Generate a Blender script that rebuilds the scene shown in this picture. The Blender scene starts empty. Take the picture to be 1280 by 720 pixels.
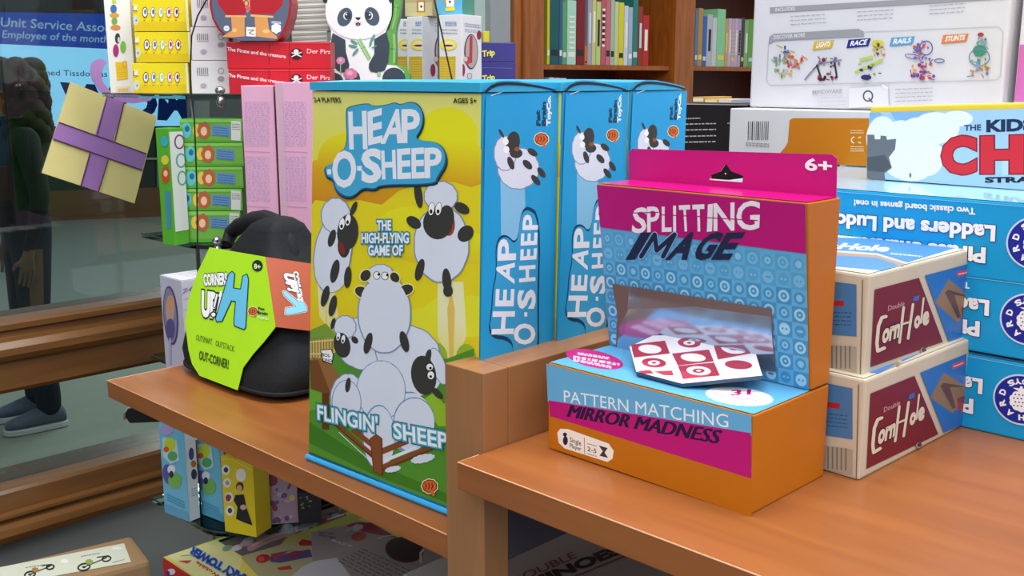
import bpy, bmesh, math, random
from mathutils import Vector, Matrix
random.seed(7)
V = Vector
scene = bpy.context.scene
COL = scene.collection
# ------------------------------------------------------------------ camera
FPX = 1299.0
TH = math.atan(262 / FPX)
YAW = math.radians(44.7)
FH = V((-math.sin(YAW), math.cos(YAW), 0))
RT = V((math.cos(YAW), math.sin(YAW), 0))
UP = V((0, 0, 1))
FWD = FH * math.cos(TH) - UP * math.sin(TH)
CUP = UP * math.cos(TH) + FH * math.sin(TH)
CAM = V((0, 0, 1.6))
cd = bpy.data.cameras.new('camera'); cam = bpy.data.objects.new('camera', cd); COL.objects.link(cam)
cd.sensor_width = 36; cd.lens = FPX * 36 / 1280; cd.clip_start = .02; cd.clip_end = 60
cam.matrix_world = Matrix.Translation(CAM) @ Matrix((RT, CUP, -FWD)).transposed().to_4x4()
scene.camera = cam

def ray(p): return FWD + RT * ((p[0] - 640) / FPX) - CUP * ((p[1] - 360) / FPX)
def onz(p, z):
    d = ray(p); return CAM + d * ((z - CAM.z) / d.z)
def onp(p, P, n):
    d = ray(p); n = V(n); return CAM + d * ((V(P) - CAM).dot(n) / d.dot(n))
def at(px, fwd, z=0.0, py=98):          # ground-plan point under image column px (read at row py), fwd metres ahead
    r = ray((px, py)); q = CAM + r * (fwd / r.dot(FH)); return V((q.x, q.y, z))
def ud(phi):                             # horizontal direction, phi degrees away from the picture plane
    a = YAW + math.radians(phi); return V((math.cos(a), math.sin(a), 0))

# ------------------------------------------------------------------ materials
MATS = {}
def lin(h, k=1.0):
    c = [int(h[i:i + 2], 16) / 255 for i in (0, 2, 4)]
    return tuple((x / 12.92 if x <= .04045 else ((x + .055) / 1.055) ** 2.4) * k for x in c) + (1,)
def PM(h, rough=.42, metal=0.0, k=.93, bump=0.0, var=.05, scale=30):
    key = ('p', h, rough, metal, k, bump, var)
    if key in MATS: return MATS[key]
    m = bpy.data.materials.new('print_' + h); m.use_nodes = True; nt = m.node_tree
    b = nt.nodes['Principled BSDF']; b.inputs['Roughness'].default_value = rough; b.inputs['Specular IOR Level'].default_value = .32; b.inputs['Metallic'].default_value = metal
    n = nt.nodes.new('ShaderNodeTexNoise'); n.inputs['Scale'].default_value = scale; n.inputs['Detail'].default_value = 3
    tc = nt.nodes.new('ShaderNodeTexCoord'); nt.links.new(tc.outputs['Object'], n.inputs['Vector'])
    mx = nt.nodes.new('ShaderNodeMix'); mx.data_type = 'RGBA'
    c = lin(h, k); mx.inputs[6].default_value = tuple(x * (1 - var) for x in c[:3]) + (1,); mx.inputs[7].default_value = tuple(min(1, x * (1 + var)) for x in c[:3]) + (1,)
    nt.links.new(n.outputs['Fac'], mx.inputs[0]); nt.links.new(mx.outputs[2], b.inputs['Base Color'])
    if bump:
        bp = nt.nodes.new('ShaderNodeBump'); bp.inputs['Strength'].default_value = bump; bp.inputs['Distance'].default_value = .002
        nt.links.new(n.outputs['Fac'], bp.inputs['Height']); nt.links.new(bp.outputs['Normal'], b.inputs['Normal'])
    MATS[key] = m; return m
def EM(h, s=1.0):
    key = ('e', h, s)
    if key in MATS: return MATS[key]
    m = bpy.data.materials.new('screen_' + h); m.use_nodes = True; nt = m.node_tree; nt.nodes.clear()
    e = nt.nodes.new('ShaderNodeEmission'); e.inputs[0].default_value = lin(h); e.inputs[1].default_value = s
    o = nt.nodes.new('ShaderNodeOutputMaterial'); nt.links.new(e.outputs[0], o.inputs[0]); MATS[key] = m; return m
def WOOD(name, c1, c2, rough=.3, grain=(1, 14, 14), scale=6, dist=1.5, bump=.05):
    if name in MATS: return MATS[name]
    m = bpy.data.materials.new(name); m.use_nodes = True; nt = m.node_tree
    b = nt.nodes['Principled BSDF']; b.inputs['Roughness'].default_value = rough
    tc = nt.nodes.new('ShaderNodeTexCoord'); mp = nt.nodes.new('ShaderNodeMapping'); mp.inputs['Scale'].default_value = grain
    n = nt.nodes.new('ShaderNodeTexNoise'); n.inputs['Scale'].default_value = scale; n.inputs['Detail'].default_value = 6; n.inputs['Distortion'].default_value = dist
    r = nt.nodes.new('ShaderNodeValToRGB'); r.color_ramp.elements[0].color = lin(c1); r.color_ramp.elements[1].color = lin(c2)
    r.color_ramp.elements[0].position = .3; r.color_ramp.elements[1].position = .72
    nt.links.new(tc.outputs['Object'], mp.inputs['Vector']); nt.links.new(mp.outputs[0], n.inputs['Vector'])
    nt.links.new(n.outputs['Fac'], r.inputs[0]); nt.links.new(r.outputs[0], b.inputs['Base Color'])
    bp = nt.nodes.new('ShaderNodeBump'); bp.inputs['Strength'].default_value = bump; bp.inputs['Distance'].default_value = .001
    nt.links.new(n.outputs['Fac'], bp.inputs['Height']); nt.links.new(bp.outputs['Normal'], b.inputs['Normal'])
    MATS[name] = m; return m
def GRAD(name, stops, rough=.4):         # printed colour fade up the face: (height above the base, colour)
    if name in MATS: return MATS[name]
    m = bpy.data.materials.new(name); m.use_nodes = True; nt = m.node_tree; b = nt.nodes['Principled BSDF']; b.inputs['Roughness'].default_value = rough
    tc = nt.nodes.new('ShaderNodeTexCoord'); sx = nt.nodes.new('ShaderNodeSeparateXYZ'); mr = nt.nodes.new('ShaderNodeMapRange'); r = nt.nodes.new('ShaderNodeValToRGB')
    z0, z1 = stops[0][0], stops[-1][0]; mr.inputs[1].default_value = z0; mr.inputs[2].default_value = z1
    els = r.color_ramp.elements
    while len(els) < len(stops): els.new(.5)
    for e, (z, c) in zip(els, stops): e.position = (z - z0) / (z1 - z0)
    for e, (z, c) in zip(els, stops): e.color = lin(c, .9)
    nt.links.new(tc.outputs['Object'], sx.inputs[0]); nt.links.new(sx.outputs[2], mr.inputs[0]); nt.links.new(mr.outputs[0], r.inputs[0]); nt.links.new(r.outputs[0], b.inputs['Base Color'])
    MATS[name] = m; return m
def GLASS(name, tint='F4FFFA', rough=.0, ior=1.5, gloss=1.0):
    if name in MATS: return MATS[name]
    m = bpy.data.materials.new(name); m.use_nodes = True; nt = m.node_tree; nt.nodes.clear()
    t = nt.nodes.new('ShaderNodeBsdfTransparent'); t.inputs[0].default_value = lin(tint)
    g = nt.nodes.new('ShaderNodeBsdfGlossy'); g.inputs['Roughness'].default_value = rough
    f = nt.nodes.new('ShaderNodeFresnel'); f.inputs[0].default_value = ior
    nz = nt.nodes.new('ShaderNodeTexNoise'); nz.inputs['Scale'].default_value = 9
    mu = nt.nodes.new('ShaderNodeMath'); mu.operation = 'MULTIPLY'; mu.inputs[1].default_value = gloss
    mx = nt.nodes.new('ShaderNodeMixShader'); o = nt.nodes.new('ShaderNodeOutputMaterial')
    nt.links.new(f.outputs[0], mu.inputs[0]); nt.links.new(mu.outputs[0], mx.inputs[0]); nt.links.new(t.outputs[0], mx.inputs[1]); nt.links.new(g.outputs[0], mx.inputs[2])
    if 'wrap' in name:
        nz.inputs['Detail'].default_value = 0
        bp = nt.nodes.new('ShaderNodeBump'); bp.inputs['Strength'].default_value = .35; bp.inputs['Distance'].default_value = .01; nz.inputs['Scale'].default_value = 9
        nt.links.new(nz.outputs[0], bp.inputs['Height']); nt.links.new(bp.outputs[0], g.inputs['Normal'])
    nt.links.new(mx.outputs[0], o.inputs[0]); MATS[name] = m; return m
def mat(c):
    if isinstance(c, bpy.types.Material): return c
    return PM(c)

# ------------------------------------------------------------------ mesh building
class MB:
    def __init__(s): s.v = []; s.f = []; s.m = []; s.mats = []
    def mi(s, c):
        m = mat(c)
        if m not in s.mats: s.mats.append(m)
        return s.mats.index(m)
    def add(s, vs, fs, c):
        k = s.mi(c); b = len(s.v); s.v += [V(x) for x in vs]
        for f in fs: s.f.append([b + i for i in f]); s.m.append(k)
        return s
    def bm(s, b, c):
        b.verts.ensure_lookup_table()
        for i, v in enumerate(b.verts): v.index = i
        s.add([v.co.copy() for v in b.verts], [[v.index for v in f.verts] for f in b.faces], c); b.free(); return s
    def hexa(s, p, c, bev=.0):           # p: 8 points, index i+2j+4k
        fs = [(0, 1, 5, 4), (1, 3, 7, 5), (3, 2, 6, 7), (2, 0, 4, 6), (4, 5, 7, 6), (0, 2, 3, 1)]
        if not bev: return s.add(p, fs, c)
        b = bmesh.new(); vs = [b.verts.new(x) for x in p]
        for f in fs: b.faces.new([vs[i] for i in f])
        bmesh.ops.bevel(b, geom=b.edges[:], offset=bev, segments=2, profile=.6, affect='EDGES')
        return s.bm(b, c)
    def box(s, lo, hi, c, bev=.0):
        p = [V((hi[0] if i else lo[0], hi[1] if j else lo[1], hi[2] if k else lo[2])) for k in (0, 1) for j in (0, 1) for i in (0, 1)]
        return s.hexa(p, c, bev)
    def prism(s, pts, off, c, bev=0):
        n = len(pts); off = V(off); b = bmesh.new()
        a = [b.verts.new(V(p)) for p in pts]; d = [b.verts.new(V(p) + off) for p in pts]
        b.faces.new(a); b.faces.new(d[::-1])
        for i in range(n): b.faces.new([a[i], d[i], d[(i + 1) % n], a[(i + 1) % n]])
        bmesh.ops.recalc_face_normals(b, faces=b.faces[:])
        if bev: bmesh.ops.bevel(b, geom=b.edges[:], offset=bev, segments=1, affect='EDGES')
        return s.bm(b, c)
    def tube(s, pts, r, c, n=8):
        pts = [V(p) for p in pts]; rr = r if isinstance(r, (list, tuple)) else [r] * len(pts); vs = []; fs = []
        up = V((0, 0, 1)); prev = None
        for i, p in enumerate(pts):
            t = (pts[min(i + 1, len(pts) - 1)] - pts[max(i - 1, 0)]).normalized()
            a = prev if prev else (up if abs(t.z) < .9 else V((1, 0, 0)))
            x = (a - t * a.dot(t)).normalized(); y = t.cross(x); prev = x
            for k in range(n):
                g = 2 * math.pi * k / n; vs.append(p + (x * math.cos(g) + y * math.sin(g)) * rr[i])
        for i in range(len(pts) - 1):
            for k in range(n): fs.append([i * n + k, i * n + (k + 1) % n, (i + 1) * n + (k + 1) % n, (i + 1) * n + k])
        fs.append(list(range(n))[::-1]); fs.append([(len(pts) - 1) * n + k for k in range(n)])
        return s.add(vs, fs, c)
    def loft(s, rings, c, cap=True):
        n = len(rings[0]); vs = [p for r in rings for p in r]; fs = []
        for i in range(len(rings) - 1):
            for k in range(n): fs.append([i * n + k, i * n + (k + 1) % n, (i + 1) * n + (k + 1) % n, (i + 1) * n + k])
        if cap: fs.append(list(range(n))[::-1]); fs.append([(len(rings) - 1) * n + k for k in range(n)])
        return s.add(vs, fs, c)
    def ball(s, c0, r, c, seg=16, rot=None):
        b = bmesh.new(); bmesh.ops.create_uvsphere(b, u_segments=seg, v_segments=seg // 2 + 2, radius=1)
        M = Matrix.Translation(V(c0)) @ (rot.to_4x4() if rot else Matrix()) @ Matrix.Diagonal(V(r).to_4d() if hasattr(r, '__len__') else V((r, r, r, 1)))
        bmesh.ops.transform(b, matrix=M, verts=b.verts[:]); return s.bm(b, c)
    def build(s, name, parent=None, frame=None, smooth=False):
        fr = frame or (parent['_f'] if False else None)
        if parent is not None: fr = FRAMES[parent.name]
        fr = fr or Matrix()
        inv = fr.inverted(); me = bpy.data.meshes.new(name)
        me.from_pydata([inv @ v for v in s.v], [], s.f); me.validate()
        for m in s.mats: me.materials.append(m)
        if len(me.polygons) == len(s.m): me.polygons.foreach_set('material_index', s.m)
        if smooth:
            me.polygons.foreach_set('use_smooth', [True] * len(me.polygons)); me.set_sharp_from_angle(angle=math.radians(40))
        me.update(); o = bpy.data.objects.new(name, me); COL.objects.link(o)
        if parent is not None: o.parent = parent; FRAMES[o.name] = fr
        else: o.matrix_world = fr
        return o
FRAMES = {}
def tag(o, label=None, cat=None, group=None, kind=None):
    if label: o['label'] = label
    if cat: o['category'] = cat
    if group: o['group'] = group
    if kind: o['kind'] = kind
    return o
def thing(name, label, cat, frame, group=None):
    o = bpy.data.objects.new(name, None); COL.objects.link(o); o.empty_display_size = .03
    o.matrix_world = frame; FRAMES[o.name] = frame.copy(); return tag(o, label, cat, group)
def struct(name, mb, frame=None): o = mb.build(name, frame=frame or Matrix()); o['kind'] = 'structure'; return o
def frame_at(p, yaw=0.0): return Matrix.Translation(V(p)) @ Matrix.Rotation(yaw, 4, 'Z')
def copy_tree(o, M, label=None, parent=None):
    c = o.copy(); COL.objects.link(c)
    if parent is not None: c.parent = parent; c.matrix_parent_inverse = Matrix(); c.matrix_basis = o.matrix_basis.copy()
    else:
        c.matrix_basis = M
        if label: c['label'] = label
    for ch in [x for x in o.children]: copy_tree(ch, None, None, c)
    return c

class Bx:                                # an upright box from its near-left bottom corner, a plan direction and three sizes
    def __init__(s, A, u, w, d, h):
        s.A = V(A); s.u = V(u).normalized(); s.n = V((-s.u.y, s.u.x, 0)); s.w, s.d, s.h = w, d, h
    def P(s, i, j, k): return s.A + s.u * s.w * i + s.n * s.d * j + UP * s.h * k
    def pts(s): return [s.P(i, j, k) for k in (0, 1) for j in (0, 1) for i in (0, 1)]
    def frame(s): return Matrix.Translation(s.A) @ Matrix.Rotation(math.atan2(s.u.y, s.u.x), 4, 'Z')
    def body(s, c, bev=.001): mb = MB(); mb.hexa(s.pts(), c, bev); return mb
    def art(s, mb, side, e0=.0005, step=.00004):
        if side == 'front': return Art(mb, s.P(0, 0, 0), -s.n, e0, step, [s.P(0, 0, 0), s.P(1, 0, 0), s.P(1, 0, 1), s.P(0, 0, 1)])
        if side == 'right': return Art(mb, s.P(1, 0, 0), s.u, e0, step, [s.P(1, 0, 0), s.P(1, 1, 0), s.P(1, 1, 1), s.P(1, 0, 1)])
        if side == 'left': return Art(mb, s.P(0, 0, 0), -s.u, e0, step, [s.P(0, 1, 0), s.P(0, 0, 0), s.P(0, 0, 1), s.P(0, 1, 1)])
        if side == 'top': return Art(mb, s.P(0, 0, 1), UP, e0, step, [s.P(0, 0, 1), s.P(1, 0, 1), s.P(1, 1, 1), s.P(0, 1, 1)])

# ------------------------------------------------------------------ lettering and printed artwork
TC = {}
def glyphs(t, off=0.0):
    k = (t, off)
    if k in TC: return TC[k]
    cu = bpy.data.curves.new('t', 'FONT'); cu.body = t; cu.size = 1; cu.resolution_u = 3; cu.offset = off; cu.fill_mode = 'FRONT'
    o = bpy.data.objects.new('t', cu); COL.objects.link(o)
    dg = bpy.context.evaluated_depsgraph_get(); me = bpy.data.meshes.new_from_object(o.evaluated_get(dg))
    vs = [(v.co.x, v.co.y) for v in me.vertices]; fs = [list(p.vertices) for p in me.polygons]
    bpy.data.objects.remove(o); bpy.data.curves.remove(cu); bpy.data.meshes.remove(me); TC[k] = (vs, fs); return TC[k]
class Art:
    def __init__(s, mb, P, n, e0, step, rect=None):
        s.mb = mb; s.P0 = V(P); s.n = V(n).normalized(); s.e = e0; s.st = step * .15 if step < .0001 else step; s.o = (0, 0, 1.0, 1.0); s.rect = rect; s.edge = None
    def view(s, x0, y0, sc, scy=None): s.o = (x0, y0, sc, scy or sc); return s
    def P(s, p, e=None):
        q = (s.o[0] + p[0] / s.o[2], s.o[1] + p[1] / s.o[3])
        if s.edge and e is None: q = s.edge(q)
        return onp(q, s.P0, s.n) + s.n * (s.e if e is None else e)
    def cl(s, p):                        # keep print inside the face it is printed on
        if not s.rect: return p
        r = s.rect; U = r[1] - r[0]; W = r[3] - r[0]; d = p - r[0]; ul = U.length; wl = W.length; m = .0004
        a = d.dot(U) / ul; b = d.dot(W) / wl; k = d.dot(s.n)
        a = min(max(a, m), ul - m); b = min(max(b, m), wl - m); return r[0] + U * (a / ul) + W * (b / wl) + s.n * k
    def Q(s, p): return s.cl(s.P(p))
    def lift(s): s.e += s.st
    def fill(s, c, m=.0015, m2=None, a=(0, 0, 1, 1)):   # a flat field over a fraction of the face
        r = s.rect; U = r[1] - r[0]; W = r[3] - r[0]; ul = U.length; wl = W.length
        x0 = max(a[0], m / ul); x1 = min(a[2], 1 - m / ul); y0 = max(a[1], m / wl); y1 = min(a[3], 1 - m / wl)
        pts = [r[0] + U * x + W * y + s.n * s.e for x, y in ((x0, y0), (x1, y0), (x1, y1), (x0, y1))]
        s.mb.add(pts, [(0, 1, 2, 3)], c); s.lift(); return s
    def R(s, x, y): r = s.rect; return r[0] + (r[1] - r[0]) * x + (r[3] - r[0]) * y + s.n * s.e
    def rpoly(s, pts, c): s.mb.add([s.R(*p) for p in pts], [list(range(len(pts)))], c); s.lift(); return s
    def rell(s, x, y, rx, ry, c, n=20): return s.rpoly([(x + rx * math.cos(6.2832 * k / n), y + ry * math.sin(6.2832 * k / n)) for k in range(n)], c)
    def poly(s, pts, c): s.mb.add([s.Q(p) for p in pts], [list(range(len(pts)))], c); s.lift(); return s
    def ell(s, x, y, rx, ry, c, rot=0, n=24, bump=0, nb=12):
        pts = []; a = math.radians(rot)
        if bump: n = max(n, nb * 5)
        for k in range(n):
            t = 2 * math.pi * k / n; m = 1 + bump * abs(math.sin(nb * t / 2)) if bump else 1
            X = rx * m * math.cos(t); Y = ry * m * math.sin(t); pts.append((x + X * math.cos(a) - Y * math.sin(a), y + X * math.sin(a) + Y * math.cos(a)))
        return s.poly(pts, c)
    def ring(s, x, y, rx, ry, w, c, rot=0, n=24):
        a = math.radians(rot); vs = []
        for k in range(n):
            t = 2 * math.pi * k / n
            for m in (0, 1):
                X = (rx - m * w) * math.cos(t); Y = (ry - m * w) * math.sin(t); vs.append(s.Q((x + X * math.cos(a) - Y * math.sin(a), y + X * math.sin(a) + Y * math.cos(a))))
        s.mb.add(vs, [[2 * k, 2 * ((k + 1) % n), 2 * ((k + 1) % n) + 1, 2 * k + 1] for k in range(n)], c); s.lift(); return s
    def line(s, pts, w, c, dots=True):
        e0 = s.e
        for a, b in zip(pts[:-1], pts[1:]):
            dx, dy = b[0] - a[0], b[1] - a[1]; L = math.hypot(dx, dy) or 1; nx, ny = -dy / L * w / 2, dx / L * w / 2
            s.mb.add([s.Q((a[0] + nx, a[1] + ny)), s.Q((b[0] + nx, b[1] + ny)), s.Q((b[0] - nx, b[1] - ny)), s.Q((a[0] - nx, a[1] - ny))], [(0, 1, 2, 3)], c); s.e += 2e-6
        if dots:
            for p in pts:
                s.mb.add([s.Q((p[0] + w / 2 * math.cos(t), p[1] + w / 2 * math.sin(t))) for t in [k * math.pi / 4 for k in range(8)]], [list(range(8))], c); s.e += 2e-6
        s.e = max(e0, s.e - 2e-6 * (len(pts) > 6)); s.lift(); return s
    def text(s, t, p0, p1, p2, c, bold=.02, out=None, arch=0.0):
        v0, f0 = glyphs(t, 0.0)
        xs = [v[0] for v in v0]; x0, x1 = min(xs), max(xs); cap = .729
        O = s.P(p0, 0); U = s.P(p1, 0) - O; W = s.P(p2, 0) - O
        lay = ([out] if isinstance(out, tuple) else (out or [])) + [(c, bold)]
        for col, off in lay:
            vs, fs = glyphs(t, off); pts = []
            for x, y in vs:
                a = (x - x0) / (x1 - x0); b = y / cap + arch * 4 * a * (1 - a)
                pts.append(s.cl(O + U * a + W * b + s.n * s.e))
            s.mb.add(pts, fs, col); s.lift()
        return s
    def tlines(s, p0, p1, dn, n, w, c, gaps=0.0):   # lines of very small print: short dashes
        for i in range(n):
            a = (p0[0] + dn[0] * i, p0[1] + dn[1] * i); b = (p1[0] + dn[0] * i, p1[1] + dn[1] * i); t = 0
            while t < 1:
                l = random.uniform(.05, .16); e = min(1, t + l)
                A = (a[0] + (b[0] - a[0]) * t, a[1] + (b[1] - a[1]) * t); B = (a[0] + (b[0] - a[0]) * e, a[1] + (b[1] - a[1]) * e)
                ee = s.e; s.line([A, B], w, c, False); s.e = ee; t = e + random.uniform(.02, .04 + gaps)
        s.lift(); return s

def chaikin(P, k=2):
    for _ in range(k):
        P = [q for i in range(len(P)) for q in ((P[i][0] * .75 + P[(i + 1) % len(P)][0] * .25, P[i][1] * .75 + P[(i + 1) % len(P)][1] * .25), (P[i][0] * .25 + P[(i + 1) % len(P)][0] * .75, P[i][1] * .25 + P[(i + 1) % len(P)][1] * .75))]
    return P
def brain(a, x, y, r, c='E0672A', d='4A1710'):
    a.ell(x, y, r * 1.12, r * 1.0, 'F3E7B4', bump=.1, nb=9); a.ell(x, y, r, r * .88, d, bump=.08, nb=9); a.ell(x, y, r * .88, r * .76, c, bump=.08, nb=9)
    a.line([(x + r * .3, y + r * .6), (x + r * .55, y + r * 1.2)], r * .35, c)
    for k in range(3): a.line([(x - r * .6 + k * r * .45, y - r * .4), (x - r * .45 + k * r * .45, y), (x - r * .65 + k * r * .45, y + r * .4)], r * .13, d)
# ------------------------------------------------------------------ display unit
W_TOP = WOOD('laminate_top', '90542A', 'A26231', rough=.34, grain=(1.2, 10, 10), scale=5, dist=.6)
W_DIV = WOOD('laminate_divider', '94653F', 'A5744A', rough=.4, grain=(14, 3, 1.5), scale=5, dist=1.0)
W_RAIL = WOOD('varnished_rail', '5E3E20', '78502A', rough=.25, grain=(8, .7, 8), scale=4)
W_CASE = WOOD('bookcase_wood', '864614', 'A65E1C', rough=.4, grain=(6, 6, .6), scale=4, dist=3)
W_DARK = WOOD('bookcase_back', '4A200F', '5A2813', rough=.5, grain=(6, 6, .6), scale=4)
unit = thing('display_unit', 'orange-brown laminate display unit with stepped shelves and a low divider', 'shelf unit', frame_at((-1.0378, .4453, 0)))
YF = .4460
EG = PM('E2A982', .3)  # pale line along the shelf edges: wear plus a painted-in highlight
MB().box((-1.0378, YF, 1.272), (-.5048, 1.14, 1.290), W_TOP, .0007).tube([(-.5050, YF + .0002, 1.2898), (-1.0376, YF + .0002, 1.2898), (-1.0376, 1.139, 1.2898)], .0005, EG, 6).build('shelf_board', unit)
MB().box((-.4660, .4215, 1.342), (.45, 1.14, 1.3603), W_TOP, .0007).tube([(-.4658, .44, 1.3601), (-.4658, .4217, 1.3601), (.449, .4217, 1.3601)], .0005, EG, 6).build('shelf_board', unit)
MB().box((-1.10, .56, .982), (.45, 1.14, 1.000), PM('3A2A20'), .0007).build('shelf_board', unit)
MB().box((-.5040, .4684, 1.342), (-.4667, .93, 1.4135), W_DIV, .0007).build('divider_panel', unit)
o = MB().box((-.5040, .4684, 1.276), (-.4672, .93, 1.3416), PM('4A454E', .12), .0007).build('lower_panel', unit); o['label'] = 'dark grey glossy panel below the divider'
MB().box((-.5040, .4453, 0), (-.4667, .468, 1.4135), W_DIV, .0007).build('post', unit)
MB().box((-.5040, 1.09, 0), (-.4667, 1.13, .9818), W_DIV, .0007).build('post', unit)
MB().box((-1.06, 1.09, 0), (-1.03, 1.13, .9818), W_DIV, .0007).build('post', unit)
MB().box((.40, 1.09, 0), (.44, 1.13, .9818), W_DIV, .0007).build('post', unit)
# black bracket under the left shelf
bp = onz((161, 520), 1.262); bu = ud(8); mb = MB()
mb.prism([bp + bu * x + UP * z for x, z in ((0, -.008), (-.004, 0), (-.001, .008), (.006, .0095), (.10, .0095), (.10, -.008))], V((-bu.y, bu.x, 0)) * .02, PM('101014', .3), .001)
mb.build('bracket', unit)
mb = MB(); mb.tube([bp + bu * x + UP * z - V((-bu.y, bu.x, 0)) * .001 for x, z in ((-.004, -.003), (-.0035, .004), (0, .0085), (.004, .0098))], .0016, PM('C9CCD2', .15, 1.0)); o = mb.build('end_cap', unit, smooth=True); o['label'] = 'chrome end of the bracket'

# ------------------------------------------------------------------ sheep game cartons
SH = 'E4E9F8'; SO = '8796BC'; DK = '3B3A38'; EY = 'FFFFFF'
def blobs(a, L):
    for x, y, rx, ry in L: a.ell(x, y, rx + 6, ry + 6, SO, bump=.035, nb=11)
    for x, y, rx, ry in L: a.ell(x, y, rx, ry, SH, bump=.035, nb=11)
def eyes(a, x, y, x2, y2, r=20):
    for X, Y in ((x, y), (x2, y2)): a.ell(X, Y, r * .95, r * 1.9, '1A1A1A', 8); a.ell(X, Y, r * .8, r * 1.75, EY, 8); a.ell(X - r * .1, Y + r * .7, r * .4, r * .6, '111111')
u0 = (onz((557.2, 641.3), 1.29) - onz((386, 573.4), 1.29)).normalized(); A0 = onz((386, 573.4), 1.2902)
u0 = V((u0.x, u0.y, 0)).normalized(); n0 = V((-u0.y, u0.x, 0))
TLp = onp((391.5, 113), A0, n0); TRp = onp((604, 116), A0, n0); BRp = A0 + u0 * .199
D0 = .0705
def hx(e=0.0):
    q = [A0, BRp, A0 + n0 * D0, BRp + n0 * D0, TLp, TRp, TLp + n0 * D0, TRp + n0 * D0]; return q
heap = thing('game_carton', 'tall yellow-fronted sheep game carton at the head of its row, whole front in view', 'game box', frame_at(A0, math.atan2(u0.y, u0.x)), 'sheep game cartons in a row on the left shelf')
MB().hexa(hx(), PM('27A4DE', .38), .0012).build('carton', heap)
mb = MB(); a = Art(mb, A0, -n0, .0006, .00003)
# front face fields, drawn in photo pixels
def hedge(q):
    t = (q[1] - 113) / 460; xl = 392.2 + (386.8 - 392.2) * t; xr = 603.3 + (598.3 - 603.3) * t
    return (min(max(q[0], xl), xr), max(q[1], 113.6))
a.edge = hedge
zy = lambda y: (573 - y) / 460 * .301
G0 = GRAD('print_sky_high', [(zy(300), 'F0DC18'), (zy(200), 'F0E840'), (zy(113), 'F2F088')])
G1 = GRAD('print_cloud_high', [(zy(245), 'E0900E'), (zy(205), 'E8B010'), (zy(180), 'F2D810'), (zy(160), 'F6F214')])
G2 = GRAD('print_cloud_mid', [(zy(345), 'E8A01C'), (zy(310), 'ECC016'), (zy(262), 'F4EC1A')])
G3 = GRAD('print_sky_low', [(zy(450), 'F0A428'), (zy(410), 'EFC41C'), (zy(350), 'F2E018')])
G4 = GRAD('print_cloud_low', [(zy(450), 'EBB41E'), (zy(400), 'F0D61A'), (zy(365), 'F2EC2C')])
G5 = GRAD('print_glow', [(zy(450), 'F2D030'), (zy(400), 'F6EC70'), (zy(350), 'FAF6C0')])
a.poly([(387.5, 563), (391.8, 114), (602.5, 117), (598.5, 645)], G0)
def cloud(pts, c):
    for x, y, rx, ry in pts: a.ell(x, y, rx, ry, c, n=36)
cloud([(428, 200, 30, 32), (560, 170, 38, 36), (586, 215, 30, 36), (400, 230, 40, 30), (545, 205, 60, 34), (470, 195, 70, 36), (500, 225, 110, 22)], G1)
cloud([(405, 232, 24, 23), (440, 236, 32, 20), (472, 238, 26, 18), (589, 212, 18, 22), (572, 226, 26, 18)], G1)
a.poly([(380, 256), (395, 250), (425, 254), (450, 250), (478, 256), (500, 238), (540, 226), (570, 228), (590, 234), (610, 230), (610, 360), (380, 360)], G3)
cloud([(510, 290, 40, 32), (545, 300, 36, 30), (588, 312, 24, 22), (520, 310, 26, 18)], G2)
a.poly([(380, 330), (610, 330), (610, 470), (380, 470)], G3)
cloud([(560, 400, 34, 30), (590, 395, 30, 26), (530, 410, 30, 26)], G4)
a.poly([(548, 352), (580, 352), (584, 420), (572, 450), (562, 450), (548, 420)], G5)
a.poly([(397, 345), (416, 345), (424, 395), (412, 412), (400, 395)], G5)
a.view(380, 330, 5.333)
a.poly([(985, 180), (1010, 300), (1000, 640), (975, 640), (960, 300)], 'F0C860')
a.poly([(148, 300), (160, 300), (160, 560), (145, 560)], 'F2D890')
# pasture
a.poly([(30, 440), (150, 395), (220, 470), (210, 560), (30, 560)], '7FA63A')
a.ell(1085, 640, 70, 110, '9DBF2E'); a.ell(890, 620, 70, 95, '9DBF2E')
a.poly([(30, 440), (150, 395), (220, 470), (210, 560), (30, 560)], '7FA63A')
a.ell(1085, 640, 70, 110, '9DBF2E'); a.ell(890, 620, 70, 95, '9DBF2E')
a.view(380, 465, 5.333)
a.poly([(28, -160), (230, -130), (960, -90), (1140, -160), (1128, 960), (30, 530)], '55962B')
a.poly([(28, -160), (200, -100), (210, 200), (30, 260)], '6FAE34')
a.poly([(790, 190), (880, 130), (935, 210), (1135, 150), (1132, 360), (900, 360)], '9CC42C')
a.poly([(30, 470), (480, 690), (1120, 930), (1124, 880), (560, 640), (300, 500), (30, 330)], '3F7F1F')
a.view(380, 330, 5.333)
a.poly([(30, 510), (200, 490), (200, 640), (30, 625)], 'D6BE6E')
for k in range(9): a.line([(40 + k * 19, 492), (42 + k * 19, 640)], 7, '96733A')
a.line([(30, 520), (200, 505)], 9, 'E8D68C'); a.line([(30, 600), (205, 590)], 9, 'E8D68C')
a.poly([(60, 620), (180, 640), (285, 835), (180, 880)], '9A6A3C'); a.poly([(40, 640), (100, 640), (190, 880), (50, 830)], '7A4A26')
a.poly([(115, 570), (190, 565), (205, 600), (195, 670), (130, 650)], '222222'); a.poly([(120, 575), (186, 570), (198, 602), (190, 662), (135, 643)], 'FFFFFF')
a.text('BOI-', (125, 612), (182, 622), (125, 590), '222222', .02); a.text('OING!', (132, 645), (192, 655), (132, 625), '222222', .02)
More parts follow.
